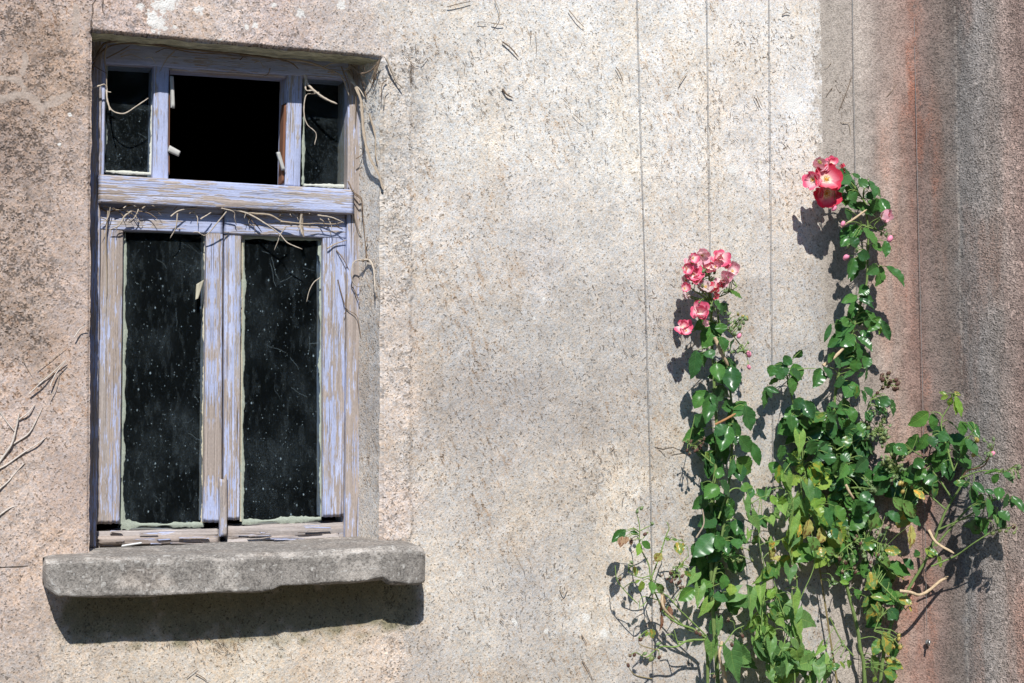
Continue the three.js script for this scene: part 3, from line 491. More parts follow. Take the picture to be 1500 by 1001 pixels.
pane([[172, 775], [300, 773], [303, 341], [178, 341]], 0.04, [[178, 768, 183, 338, 9, 7, mPutty], [176.5, 700, 180.5, 345, 3, 4, mPuttyW], [177, 769, 298, 769, 12, 9, mPutty], [298.5, 766, 301.5, 346, 8, 7, mCream]]);
pane([[351, 768], [475, 764], [474, 346], [354, 345]], 0.034, [[354, 764, 357, 346, 7, 6, mPutty], [352.5, 764, 355, 346, 4, 5, mCream], [354, 765, 470, 760, 10, 9, mPutty], [470, 758, 470, 350, 6, 7, mPutty], [472.6, 600, 471.6, 350, 6, 5, mPuttyW], [356, 347, 468, 351, 8, 5, mPutty], [353, 345, 366, 341, 7, 3, mPuttyW], [437, 346, 460, 345, 6, 6, mPuttyW]]);
{
  const chip = (c, z, nm, lab, mat) => { const m = new THREE.Mesh(board(...Q(z, ...c), 0.002, { wear: 0.002, n: 8 }), mat); return thing(nm, lab, 'flake', null, m); };
  chip([[177, 803], [179, 798], [207, 794], [208, 798]], -0.052, 'paint_flake', 'curled white paint flake lying on the concrete sill', mFlake);
  part(win, 'peeling_flake', board(...Q(ZS + 0.008, [286, 439], [291, 437], [300, 409], [287, 417]), 0.002, { n: 8 }), mCream);
  part(win, 'glazing_bead', board(...Q(ZG + 0.006, [350.5, 452], [355, 452], [355.5, 436], [351.5, 436]), 0.006, {}), mPuttyW);
  part(win, 'glazing_bead', board(...Q(ZG + 0.006, [348, 733], [352.5, 733], [353, 716], [349, 716]), 0.006, {}), mPuttyW);
  part(win, 'glazing_bead', board(...Q(ZG + 0.006, [348.5, 627], [352.5, 627], [353, 610], [349, 610]), 0.006, {}), mPuttyW);
  part(win, 'glazing_bead', board(...Q(ZG + 0.008, [471, 602], [475, 602], [475, 570], [471.5, 570]), 0.006, {}), mPuttyW);
}

// ---------------------------------------------------------------- dead creeper
const mDry = bark([0.34, 0.27, 0.195]), mDryD = bark([0.17, 0.12, 0.08]), mDryP = bark([0.44, 0.37, 0.29]), mTan = bark([0.46, 0.34, 0.21]), mGrey = bark([0.52, 0.46, 0.40]);
const cp = (ox, oy, s) => ([x, y, z]) => [ox + x / s, oy + y / s, z];
function creeper(name, label, category, items, group) {
  const t = thing(name, label, category, group);
  for (const [conv, pts, z0, z1, r, mat] of items) {
    const q = pts.map((p, i) => { const [x, y] = conv(p); const v = P(x, y, lerp(z0, z1, i / (pts.length - 1))); v.x += rr(-1, 1) * 0.0012; v.z += rr(-1, 1) * 0.003; return v; });
    part(t, 'twig', tube(q, r * 0.0008, r * 0.00042, { rad: 5, knot: 0.3 }), mat);
  }
  return t;
}
const c1 = cp(100, 30, 3.337), c2 = cp(350, 50, 3.337), c3 = cp(110, 280, 4), c4 = cp(330, 280, 3.7), c8 = cp(0, 400, 2.5), c0 = cp(0, 0, 1);
creeper('dead_creeper', 'dry creeper stems strung along the window head and down its jamb', 'creeper', [
  [c1, [[120, 240], [150, 150], [200, 105], [350, 100], [520, 135], [700, 150], [850, 165], [1000, 190]], -0.068, -0.05, 3.2, mDryD],
  [c1, [[120, 200], [190, 130], [300, 112], [450, 125], [620, 160], [820, 158]], -0.06, -0.062, 2.2, mDryD],
  [c1, [[185, 120], [178, 180], [185, 280], [190, 400]], -0.06, -0.07, 2.4, mDry],
  [c1, [[110, 210], [150, 235], [185, 260]], -0.068, -0.066, 1.6, mDryD], [c1, [[185, 185], [250, 150], [300, 120]], -0.066, -0.066, 1.8, mDryD],
  [c1, [[520, 150], [480, 190], [440, 255]], -0.06, -0.07, 1.7, mDry],
  [c1, [[188, 320], [190, 390], [215, 440], [270, 455], [340, 415], [395, 378]], -0.066, -0.045, 1.9, mDryP],
  [c1, [[120, 330], [150, 320], [175, 315], [190, 345], [205, 352]], -0.06, -0.066, 2.2, mDryP], [c1, [[205, 440], [190, 385], [188, 330]], -0.05, -0.06, 1.6, mDryP],
  [c2, [[0, 100], [150, 115], [250, 140], [290, 170]], -0.05, -0.06, 2.6, mDryD], [c2, [[200, 120], [330, 135], [420, 165], [500, 205], [540, 300]], -0.055, -0.06, 3.2, mDry],
  [c2, [[530, 180], [575, 260], [600, 340], [608, 480], [640, 600], [680, 690], [705, 760]], -0.066, 0.012, 4.6, mDry],
  [c2, [[560, 160], [600, 230], [620, 320]], -0.06, -0.05, 3, mDryD], [c2, [[545, 150], [590, 190], [640, 180], [690, 130]], -0.05, 0.006, 3, mDryD],
  [c2, [[640, 390], [665, 500], [672, 580], [680, 640]], -0.03, -0.01, 2.8, mDry], [c2, [[655, 220], [675, 160], [690, 125]], -0.02, 0.006, 2.4, mDry],
  [c2, [[322, 200], [340, 250], [400, 300], [440, 325], [480, 340]], -0.06, -0.04, 4.2, mDryP],
  [c2, [[395, 285], [365, 290], [330, 300], [318, 380], [330, 440], [375, 485], [370, 540]], -0.06, -0.055, 1.9, mDryP],
  [c2, [[325, 205], [330, 270], [360, 275]], -0.06, -0.05, 2.4, mDryP], [c2, [[550, 230], [590, 270], [610, 310]], -0.055, -0.04, 2.2, mDryP],
  [c2, [[500, 160], [530, 240], [545, 300]], -0.06, -0.066, 2, mDryD], [c2, [[568, 270], [572, 350], [568, 440]], -0.06, -0.07, 1.5, mDryD],
  [c2, [[530, 720], [560, 770], [600, 805], [600, 870]], -0.07, -0.04, 2.2, mDryD], [c2, [[575, 610], [605, 580], [615, 500]], -0.06, -0.06, 1.6, mDryD],
], null);
creeper('dead_creeper', 'tangle of dry creeper bits lodged under the window transom', 'creeper', [
  [c3, [[150, 100], [210, 120], [330, 80], [430, 75]], -0.08, -0.078, 2.4, mDryD], [c3, [[160, 85], [240, 110], [330, 100], [420, 85]], -0.075, -0.076, 1.6, mDry],
  [c3, [[190, 115], [182, 230], [176, 350], [183, 480], [185, 620]], -0.075, -0.083, 2.2, mDry], [c3, [[330, 118], [290, 150], [255, 200], [200, 228]], -0.06, -0.076, 2.4, mDryP],
  [c3, [[270, 180], [240, 220], [235, 270]], -0.07, -0.082, 1.4, mDry], [c3, [[150, 155], [180, 170], [185, 220]], -0.07, -0.08, 1.6, mDryP],
  [c3, [[600, 130], [588, 210], [560, 275]], -0.06, -0.068, 1.8, mDryP], [c3, [[558, 148], [600, 120], [650, 104], [720, 100]], -0.062, -0.07, 2, mDryP],
  [c3, [[730, 165], [770, 140], [800, 125]], -0.06, -0.066, 2, mDryP], [c3, [[890, 120], [830, 190], [770, 258], [720, 240], [690, 242]], -0.05, -0.085, 1.9, mDryP],
  [c3, [[860, 100], [925, 122], [935, 160], [945, 200]], -0.06, -0.076, 1.8, mDryP], [c3, [[640, 105], [800, 95], [1000, 125]], -0.074, -0.072, 2.6, mDryD],
  [c4, [[0, 95], [120, 120], [220, 180], [290, 230], [340, 280], [415, 315]], -0.07, -0.045, 2.4, mDryP], [c4, [[60, 100], [150, 120], [240, 130], [300, 160], [370, 182]], -0.07, -0.066, 3.4, mDry],
  [c4, [[300, 165], [420, 178], [500, 175], [580, 180], [640, 168]], -0.066, -0.07, 2, mDry], [c4, [[330, 190], [300, 240], [285, 270], [270, 320]], -0.055, -0.07, 1.7, mDryP],
  [c4, [[410, 130], [416, 200], [424, 250]], -0.066, -0.07, 4.2, mDry], [c4, [[418, 125], [408, 180], [418, 240]], -0.06, -0.066, 3, mDryP], [c4, [[500, 130], [570, 142], [640, 172]], -0.066, -0.06, 1.9, mDryP],
  [c4, [[360, 120], [352, 128], [365, 140]], -0.07, -0.07, 1.6, mDryP], [c4, [[160, 175], [185, 200], [200, 225]], -0.075, -0.08, 1.6, mDryD], [c4, [[600, 190], [620, 200], [640, 208]], -0.075, -0.08, 1.6, mDryD],
], null);
creeper('dead_creeper', 'looped dry tendril and rootlets clinging to the peeling window jamb', 'creeper', [
  [c4, [[735, 372], [700, 385], [682, 440], [690, 490], [715, 518], [750, 508]], -0.05, -0.07, 2, mDryP], [c4, [[735, 375], [780, 375], [800, 420], [810, 480], [814, 552]], -0.045, 0.004, 3.2, mDryP],
  [c4, [[690, 10], [735, 50], [745, 120], [756, 250], [768, 372]], -0.07, -0.05, 2, mDryD], [c4, [[690, 40], [696, 120], [715, 190], [742, 262]], -0.072, -0.07, 1.5, mDryD],
  [c4, [[550, 312], [600, 285], [660, 265]], -0.082, -0.078, 2, mDry], [c4, [[600, 320], [640, 370], [672, 430]], -0.084, -0.076, 1.7, mDryD],
  [c4, [[610, 480], [635, 560], [660, 640], [712, 680], [735, 800]], -0.084, -0.07, 1.7, mDryD], [c4, [[690, 520], [715, 580], [732, 625]], -0.074, -0.07, 1.6, mDryD], [c4, [[515, 470], [480, 495], [455, 540], [440, 600]], -0.08, -0.09, 1.7, mDryP],
  [c4, [[655, 560], [655, 640], [640, 670]], -0.08, -0.08, 1.6, mDryD], [c4, [[740, 380], [760, 372], [775, 385]], -0.045, -0.04, 4.2, mDryD], [c4, [[760, 300], [765, 340], [758, 372]], -0.05, -0.045, 2.4, mDryD],
  [c4, [[770, 250], [765, 275], [800, 272]], -0.04, -0.03, 1.4, mDryD],
], null);
{
  const t = scene.getObjectByName('dead_creeper_001'), u = scene.getObjectByName('dead_creeper');
  for (let i = 0; i < 46; i++) {                                // the finest ends
    const low = i < 34, x = low ? 150 + 355 * rnd() ** 1.2 : rr(150, 520), y = low ? 303 + (x - 150) * 0.045 + rr(-5, 5) : 66 + (x - 140) * 0.088 + rr(2, 14), a = rr(-0.9, 0.9) + (rnd() < 0.3 ? 1.2 : 0), l = rr(8, 34), z = low ? -0.072 : -0.062;
    const p = [P(x, y, z + rr(-0.008, 0.008)), P(x + Math.cos(a) * l * 0.5, y + Math.sin(a) * l * 0.5 + rr(-3, 3), z + rr(-0.008, 0.010)), P(x + Math.cos(a + 0.3) * l, y + Math.sin(a + 0.3) * l, z + rr(-0.008, 0.012))];
    part(low ? t : u, 'twig', tube(p, rr(0.0007, 0.0016), 0.0004, { rad: 5, knot: 0.3 }), [mDry, mDryD, mDryP][i % 3]);
  }
}
creeper('dead_creeper', 'leafless branching creeper stem flat against the pinkish wall', 'creeper', [
  [c8, [[-14, 720], [0, 690], [40, 630], [60, 570], [70, 512]], 0.006, 0.006, 3.2, mGrey], [c8, [[0, 508], [25, 548], [55, 580]], 0.004, 0.006, 1.9, mGrey], [c8, [[68, 537], [100, 512], [130, 480]], 0.006, 0.004, 1.9, mGrey],
  [c8, [[40, 632], [100, 592], [130, 545], [156, 492]], 0.006, 0.005, 2.0, mGrey], [c8, [[-10, 722], [30, 700], [80, 662], [130, 630], [172, 600]], 0.006, 0.004, 2.2, mGrey], [c8, [[-8, 796], [30, 765], [60, 728], [90, 695]], 0.006, 0.004, 2.0, mGrey],
  [c8, [[-5, 888], [40, 860], [75, 852]], 0.006, 0.004, 1.9, mGrey],
], null);
creeper('dead_creeper', 'thin fan of dry creeper shoots pressed on the pinkish wall', 'creeper', [
  [c8, [[108, 442], [150, 400], [185, 372], [245, 315]], 0.008, 0.008, 1.8, mGrey], [c8, [[135, 402], [180, 372], [215, 340]], 0.008, 0.007, 1.4, mDry], [c8, [[180, 415], [205, 365], [242, 320]], 0.008, 0.008, 1.6, mGrey], [c8, [[180, 455], [205, 420], [218, 370]], 0.007, 0.007, 0.9, mDry],
  [c8, [[268, 236], [290, 208], [318, 190]], 0.008, 0.012, 1.6, mGrey], [c8, [[130, 350], [190, 320], [250, 262]], 0.005, 0.006, 0.8, mDry], [c8, [[78, 312], [100, 345], [118, 370]], 0.005, 0.006, 0.8, mDry],
], null);
creeper('dead_creeper', 'frayed dry creeper ends at the top corner beside the window', 'creeper', [
  [c2, [[715, 118], [745, 180], [765, 225], [798, 262]], 0.012, 0.012, 3.4, mDryP], [c2, [[705, 350], [712, 290], [735, 265]], 0.008, 0.008, 1.4, mDryP], [c2, [[720, 225], [700, 250], [695, 330]], 0.008, 0.008, 1.6, mDryD],
  [c2, [[690, 125], [665, 200], [650, 250]], 0.006, -0.02, 3, mDryD], [c2, [[680, 135], [640, 240]], -0.002, -0.03, 2.4, mTan],
], null);
// bits of stem and rootlet left on the pale wall
[[833, 14, 846, 30, 856, 40], [736, 61, 748, 70, 760, 84], [736, 130, 742, 138, 751, 143], [839, 166, 848, 174, 856, 181], [725, 0, 732, 22, 722, 40], [1105, 142, 1110, 150, 1113, 158], [1109, 140, 1113, 148, 1117, 157], [1054, 134, 1055, 138, 1054, 141], [902, 98, 908, 107, 913, 121], [995, 124, 1000, 115, 1007, 106], [610, 92, 618, 92, 626, 84], [699, 33, 706, 32, 713, 33], [720, 34, 730, 35, 738, 36], [655, 10, 670, 6, 690, 2], [777, 46, 778, 52, 777, 60], [784, 46, 786, 60, 786, 78], [1146, 22, 1152, 18, 1158, 20], [1149, 5, 1152, 12, 1157, 16], [735, 718, 739, 722, 738, 733], [852, 930, 857, 938, 860, 945], [853, 968, 862, 982, 869, 998], [820, 862, 826, 872, 832, 862], [273, 993, 282, 985, 290, 979], [286, 987, 296, 992, 303, 998], [1218, 92, 1213, 97, 1208, 100], [1220, 128, 1214, 135, 1210, 142], [1248, 112, 1240, 135, 1228, 165], [1234, 180, 1244, 182, 1246, 200], [1276, 6, 1279, 14, 1277, 26], [1317, 118, 1308, 132, 1297, 144], [1040, 6, 1044, 12, 1048, 13], [900, 654, 896, 658, 898, 663]].forEach(([a, b, c, d, e, f], i) => {
  const w = i === 1 ? 1.7 : i === 2 ? 2.2 : i === 0 ? 1.1 : rr(0.6, 1.15);
  thing('stem_fragment', 'short broken bit of dry creeper stuck to the wall', 'twig', 'creeper bits stuck to the wall', new THREE.Mesh(tube([W(a, b, 0.004), W(c, d, 0.0055), W(e, f, 0.004)], w * 0.001, w * 0.0007, { rad: 5 }), i === 4 || i === 15 ? mDry : i % 3 === 0 ? mDry : mDryD));
});
{ // countless tiny rootlets
  const g = new THREE.CylinderGeometry(0.0006, 0.0003, 0.014, 4), m = new THREE.InstancedMesh(g, mDryD, 1500), o = new THREE.Object3D();
  const spots = [[605, 85, 20, 24], [600, 110, 8, 18], [545, 120, 16, 30], [1060, 170, 60, 90], [1120, 60, 70, 60], [1150, 250, 50, 100], [960, 220, 150, 120], [850, 150, 120, 120], [700, 120, 90, 100], [900, 700, 90, 90], [780, 560, 160, 120], [330, 945, 160, 40], [1230, 120, 25, 110], [760, 880, 140, 90], [960, 480, 110, 110]];
  for (let i = 0; i < 1500; i++) { const s = spots[i < 130 ? i % 3 : 3 + i % 12]; const p = W(s[0] + (rnd() + rnd() - 1) * s[2], s[1] + (rnd() + rnd() - 1) * s[3], 0.0018); o.position.copy(p); o.rotation.set(rr(-0.1, 0.1), 0, rr(0.0, 1.0) + (rnd() < 0.2 ? 1.2 : 0)); o.scale.set(1, rr(0.15, 0.8) ** 1.3 * 1.3, 1); o.updateMatrix(); m.setMatrixAt(i, o.matrix); }
  m.name = 'creeper_rootlets'; m.userData = { kind: 'stuff', label: 'fine dry creeper rootlets clinging to the render', category: 'rootlets' }; scene.add(m);
}

// ---------------------------------------------------------------- training wires
const mWire = new THREE.MeshStandardMaterial({ color: new THREE.Color().setRGB(0.3, 0.3, 0.29), roughness: 0.55, metalness: 0.6 });
[[[[932.5, -40], [934, 0], [945, 390], [955, 780], [957, 1040]], 'thin steel wire on the pale wall farthest from the corner'], [[[1034, -40], [1036, 0], [1041, 370], [1046, 700], [1050, 1040]], 'thin steel wire above the pink rose cluster on the pale wall'], [[[1126, -40], [1127, 0], [1132, 530], [1136, 1040]], 'thin steel wire on the pale wall between the two rose canes'], [[[1248, -40], [1249, 0], [1253, 240], [1258, 600], [1262, 1040]], 'thin steel wire behind the tall red flowered rose'], [[[1338, -40], [1339, 0], [1345, 300], [1352, 580], [1358, 925]], 'thin steel wire on the brown wall ending in an eye bolt']].forEach(([pts, label], n) => {
  const t = thing('training_wire', label, 'wire', 'wires for the climbing roses'), q = pts.map(([x, y]) => W(x, y, 0.009));
  if (n < 4) { q[q.length - 1].y -= 0.25; } q[0].y += 0.5;
  part(t, 'strand', tube(q, 0.00062, 0.00062, { seg: 60, rad: 6, knot: 0, tension: 0.3 }), mWire);
  if (n === 4) {
    const b = W(1359, 940, 0.0), s = W(1359, 940, 0.02), d = s.clone().sub(b).normalize(), qn = new THREE.Quaternion().setFromUnitVectors(V(0, 0, 1), V(-0.5, 0, 0.85).normalize());
    const mk = (g) => g.applyQuaternion(qn);
    const nb = V(-0.5, 0, 0.85).normalize();
    part(t, 'eye_bolt', mergeGeometries([mk(new THREE.TorusGeometry(0.006, 0.0018, 8, 16).rotateY(Math.PI / 2)).translate(...b.clone().addScaledVector(nb, 0.018).toArray()), mk(new THREE.CylinderGeometry(0.0025, 0.0025, 0.03, 8).rotateX(Math.PI / 2)).translate(...b.clone().addScaledVector(nb, 0.002).toArray()), mk(new THREE.CylinderGeometry(0.0065, 0.0065, 0.003, 6).rotateX(Math.PI / 2)).translate(...b.clone().addScaledVector(nb, 0.006).toArray())]), new THREE.MeshStandardMaterial({ color: new THREE.Color().setRGB(0.5, 0.5, 0.48), roughness: 0.4, metalness: 0.9 }));
  }
});
//PLANTS-BEGIN
// ---------------------------------------------------------------- leaves, flowers
function leafGeo(kind, v) {
  const N = 14, U = [-1, -0.55, 0, 0.55, 1], fold = [0.16, 0.05, 0.22, 0.10][v % 4], curl = [0.10, 0.24, 0.03, 0.16][v % 4], skew = [0.03, -0.05, 0.06, -0.02][v % 4];
  const g = grid(4, N, (i, j) => {
    const t = j / N, u = U[i]; let w, y = t, x;
    if (kind === 'rose') { w = 0.5 * Math.pow(Math.sin(Math.PI * Math.pow(t, 0.93)), 0.85) * (1 - 0.06 * t); if (Math.abs(u) === 1 && j > 0 && j < N) w *= 1 + (j % 2 ? 0.055 : -0.035); x = u * w; }
    else { w = 0.5 * Math.pow(1 - t, 0.8) * (0.82 + 0.35 * Math.sin(Math.PI * Math.min(1, t * 1.6))); x = u * w; y = t - 0.34 * Math.pow(1 - t, 5) * Math.pow(Math.abs(u), 1.4); if (t < 0.05) x *= 0.8; }
    const z = Math.abs(x) * fold * 2 + 0.03 * Math.sin(t * 22 + u * 1.5) * Math.abs(u) - curl * t * t + 0.02 * Math.sin(t * 9 + v);
    return [x + skew * Math.sin(t * 3), y, z, 0.5 + 0.5 * x / 0.55, t];
  });
  return g;
}
const roseGeo = [0, 1, 2, 3].map((v) => leafGeo('rose', v)), bindGeo = [0, 1, 2].map((v) => leafGeo('bind', v));
function leafTex(vein, spots, sp) {
  const w = 128, h = 192, d = new Uint8Array(w * h * 4), bb = new Uint8Array(w * h * 4), o2 = rnd() * 90;
  for (let j = 0; j < h; j++) for (let i = 0; i < w; i++) {
    const u = (i / w - 0.5) * 2, t = j / h, o = (j * w + i) * 4, mid = Math.abs(u) < 0.035 * (1.2 - t) ? 1 : 0, ph = t * 9 - Math.abs(u) * 2.2, sv = sstep(0.09, 0.02, Math.abs(ph - Math.round(ph))) * (Math.abs(u) < 0.95 ? 1 : 0), net = vn(u * 26 + 50, t * 40);
    let k = 0.86 + 0.3 * fbm(u * 4 + o2, t * 6, 3) + vein * 0.5 * sv * 0.6 - 0.12 * net, r = k, g = k, b = k;
    if (mid) { r = lerp(r, 2.6, 0.5); g = lerp(g, 1.8, 0.5); b = lerp(b, 1.6, 0.5); } r *= 1 + 0.15 * sv;
    if (spots) { const s = sstep(0.62, 0.70, fbm(u * 3.2 + o2, t * 5 + o2, 3) + 0.10 * Math.abs(u) + 0.05 * t); r = lerp(r, sp[0], s); g = lerp(g, sp[1], s); b = lerp(b, sp[2], s); }
    d[o] = enc(r * 0.4); d[o + 1] = enc(g * 0.4); d[o + 2] = enc(b * 0.4); d[o + 3] = 255;
    const hg = 0.6 - 0.35 * sv - 0.3 * mid + 0.15 * net; bb[o] = bb[o + 1] = bb[o + 2] = clamp(hg) * 255; bb[o + 3] = 255;
  }
  return [tex(w, h, d, true, THREE.ClampToEdgeWrapping), tex(w, h, bb, false, THREE.ClampToEdgeWrapping)];
}
const LT = [leafTex(0.8, false), leafTex(1.1, false), leafTex(0.9, true, [2.8, 1.2, 0.8]), leafTex(0.9, true, [0.5, 0.32, 0.3])];
const leafMat = (c, tx, trans, coat, cr = 0.28) => new THREE.MeshPhysicalMaterial({ color: new THREE.Color().setRGB(c[0] * 2.5, c[1] * 2.5, c[2] * 2.5), map: LT[tx][0], bumpMap: LT[tx][1], bumpScale: 0.0016, roughness: 0.92, transmission: trans, thickness: 0, clearcoat: coat, clearcoatRoughness: cr, side: THREE.DoubleSide, ior: 1.4, specularIntensity: 0.35 });
const LM = {
  d: [leafMat([0.042, 0.135, 0.026], 0, 0.24, 0.6, 0.28), leafMat([0.052, 0.165, 0.032], 1, 0.27, 0.65, 0.26), leafMat([0.032, 0.105, 0.027], 0, 0.22, 0.7, 0.24), leafMat([0.066, 0.185, 0.032], 1, 0.27, 0.5, 0.32), leafMat([0.044, 0.14, 0.036], 1, 0.22, 0.8, 0.34)],
  g: [leafMat([0.072, 0.20, 0.032], 1, 0.32, 0.55, 0.3), leafMat([0.095, 0.23, 0.036], 0, 0.34, 0.5, 0.32), leafMat([0.06, 0.18, 0.036], 2, 0.3, 0.55, 0.28), leafMat([0.05, 0.16, 0.04], 1, 0.3, 0.8, 0.3)],
  b: [leafMat([0.21, 0.39, 0.05], 1, 0.42, 0.5, 0.32), leafMat([0.28, 0.43, 0.065], 0, 0.42, 0.45, 0.34), leafMat([0.14, 0.30, 0.045], 2, 0.4, 0.5, 0.3)],
  w: [leafMat([0.17, 0.33, 0.08], 1, 0.42, 0.35, 0.4), leafMat([0.14, 0.29, 0.075], 0, 0.4, 0.35, 0.4), leafMat([0.23, 0.40, 0.08], 1, 0.45, 0.3, 0.45), leafMat([0.09, 0.21, 0.055], 1, 0.4, 0.4, 0.4)],
  y: [leafMat([0.44, 0.42, 0.12], 3, 0.3, 0.3, 0.4), leafMat([0.36, 0.40, 0.09], 2, 0.3, 0.4, 0.4)],
  s: [leafMat([0.10, 0.24, 0.05], 2, 0.35, 0.5), leafMat([0.19, 0.29, 0.07], 2, 0.35, 0.5), leafMat([0.14, 0.27, 0.06], 3, 0.35, 0.5)],
  r: [leafMat([0.22, 0.11, 0.06], 3, 0.3, 0.2, 0.5), leafMat([0.36, 0.24, 0.14], 3, 0.3, 0.1, 0.5)],
};
const mCane = bark([0.13, 0.19, 0.05]), mCaneB = bark([0.22, 0.17, 0.07]), mStalk = bark([0.16, 0.24, 0.06]), mHip = plain(0.16, 0.19, 0.06, 0.5), mHipD = plain(0.10, 0.045, 0.03, 0.7), mSepal = plain(0.17, 0.24, 0.10, 0.8);
// pl: plant = { o, stems: [Vector3...] sampled, bits }
function plant(name, label, category, group) { return { o: thing(name, label, category, group), pts: [], stalks: [], n: 0 }; }
function cane(pl, list, off, r0, r1, mat, nm = 'stem', wav = 0.004) {
  const q = list.map(([x, y, z], i) => { const v = W(x, y, z ?? off); v.x += rr(-wav, wav); v.z += rr(-wav, wav); return v; });
  const last = list[list.length - 1];
  const g = tube(q, r0 * 0.001, r1 * 0.001, { rad: 7, knot: 0.16, seg: q.length * 7 }); part(pl.o, nm, g, mat);
  const c = new THREE.CatmullRomCurve3(q); for (const p of c.getPoints(q.length * 8)) pl.pts.push(p);
  return q;
}
function leafAt(pl, B, T, width, type, { face = null, stalk = true, geo = null } = {}) {
  const ax = T.clone().sub(B), len = ax.length(); ax.normalize();
  const n = face ?? V(rr(-0.65, 0.45), rr(-0.15, 0.95), 1).normalize();
  const x = ax.clone().cross(n).normalize(), z = x.clone().cross(ax).normalize();
  const set = type === 'w' ? bindGeo : roseGeo, mats = LM[type];
  const m = part(pl.o, 'leaf', geo ?? set[(rnd() * set.length) | 0], mats[(rnd() * mats.length) | 0]);
  m.position.copy(B); m.quaternion.setFromRotationMatrix(new THREE.Matrix4().makeBasis(x, ax, z)); m.scale.set(width, len, Math.max(width, len * 0.8)); pl.n++;
  if (stalk && pl.pts.length) {
    let best = null, bd = 9; for (const p of pl.pts) { const d = p.distanceToSquared(B) + (p.y > B.y ? 0.002 : 0); if (d < bd) { bd = d; best = p; } }
    if (bd < (type === 'w' || type === 'b' ? 0.0022 : 0.008)) { const mid = best.clone().lerp(B, 0.5); mid.y += 0.006; mid.z += 0.005; pl.stalks.push(tube([best.clone(), mid, B.clone().addScaledVector(ax, 0.003)], 0.0011, 0.0007, { rad: 4, seg: 5 })); }
  }
  return m;
}
// leaves read off the survey picture: [base x, base y, tip x, tip y, kind, width share]
function leaves(pl, conv, list, off = 0.07) {
  for (const [x0, y0, x1, y1, ty = 'd', ws = 0] of list) {
    const z = off + rr(-0.025, 0.03), [a, b] = conv([x0, y0]), [c, d] = conv([x1, y1]), B = W(a, b, z), T = W(c, d, z + rr(-0.012, 0.02)), len = B.distanceTo(T) * 1.12; T.sub(B).multiplyScalar(1.12).add(B);
    leafAt(pl, B, T, (ws ? ws * len : clamp(len * rr(0.58, 0.72), 0.026, 0.055)) * 1.06, ty);
  }
}
// leaves that fill a patch behind the ones in front
function fill(pl, patches) {
  for (const [cx, cy, rx, ry, n, ty, off] of patches) for (let i = 0; i < n; i++) {
    const a = rnd() * 6.28, r = Math.sqrt(rnd()), x = cx + Math.cos(a) * r * rx, y = cy + Math.sin(a) * r * ry, z = off + rr(-0.018, 0.02), L = rr(26, 42), da = rr(-1.3, 1.3) + Math.PI / 2;
    const B = W(x, y, z), T = W(x + Math.cos(da) * L, y + Math.sin(da) * L * 0.9, z + rr(-0.02, 0.015));
    leafAt(pl, B, T, B.distanceTo(T) * rr(0.55, 0.72), ty[(rnd() * ty.length) | 0]);
  }
}
function finish(pl) { if (pl.stalks.length) { const m = part(pl.o, 'leaf_stalks', mergeGeometries(pl.stalks), mStalk); m.userData.kind = 'stuff'; } }
// petals: pigment runs from a pale claw to the coloured rim
function petalGeo(inn, mid, out, cup) {
  const g = grid(8, 8, (i, j) => { const t = j / 8, u = i / 4 - 1, w = 0.52 * Math.pow(Math.sin(Math.PI * (0.08 + 0.62 * t)), 0.9), notch = 0.10 * Math.exp(-u * u * 9) * t ** 4, x = u * w, y = t * (1 - 0.14 * u * u * t) - notch; return [x, y, cup * t * t + 0.25 * x * x + 0.05 * Math.sin(u * 5 + t * 6) * t + 0.04 * Math.sin(u * 11) * t * t, u * 0.5 + 0.5, t]; });
  const p = g.attributes.uv, c = new Float32Array(p.count * 3);
  for (let k = 0; k < p.count; k++) { const t = p.getY(k), u = Math.abs(p.getX(k) * 2 - 1), a = clamp(t + u * 0.12), s = vn(k * 1.7, 5) * 0.12, col = a < 0.45 ? inn.map((q, m) => lerp(q, mid[m], sstep(0.2 + s, 0.45, a))) : mid.map((q, m) => lerp(q, out[m], sstep(0.45, 0.8 + s, a))); c.set(col, k * 3); }
  g.setAttribute('color', new THREE.BufferAttribute(c, 3)); return g;
}
const PET = { red: [0.34, 0.1].map((c) => petalGeo([0.85, 0.78, 0.6], [0.75, 0.22, 0.28], [0.62, 0.015, 0.06], c)), pink: [0.5, 0.2].map((c) => petalGeo([0.86, 0.76, 0.66], [0.85, 0.48, 0.52], [0.74, 0.09, 0.19], c)), pale: [0.4, 0.75].map((c) => petalGeo([0.85, 0.8, 0.72], [0.84, 0.66, 0.66], [0.78, 0.38, 0.45], c)), fade: [0.2, 0.6].map((c) => petalGeo([0.7, 0.6, 0.5], [0.62, 0.5, 0.46], [0.55, 0.4, 0.4], c)) };
const mPetal = new THREE.MeshPhysicalMaterial({ vertexColors: true, roughness: 0.95, transmission: 0.35, thickness: 0, side: THREE.DoubleSide });
const mStamen = plain(0.72, 0.42, 0.06), mCore = plain(0.62, 0.55, 0.18);
const stamen = (() => { const l = [new THREE.SphereGeometry(0.10, 8, 6).scale(1, 1, 0.6)]; for (let i = 0; i < 26; i++) { const a = rnd() * 6.28, r = rr(0.1, 0.26); l.push(new THREE.SphereGeometry(0.026, 5, 4).translate(Math.cos(a) * r, Math.sin(a) * r, rr(0.1, 0.2))); l.push(new THREE.CylinderGeometry(0.006, 0.006, r + 0.05, 3).rotateZ(a - Math.PI / 2).translate(Math.cos(a) * r * 0.5, Math.sin(a) * r * 0.5, 0.09)); } return mergeGeometries(l.map((g) => g.index ? g.toNonIndexed() : g)); })();
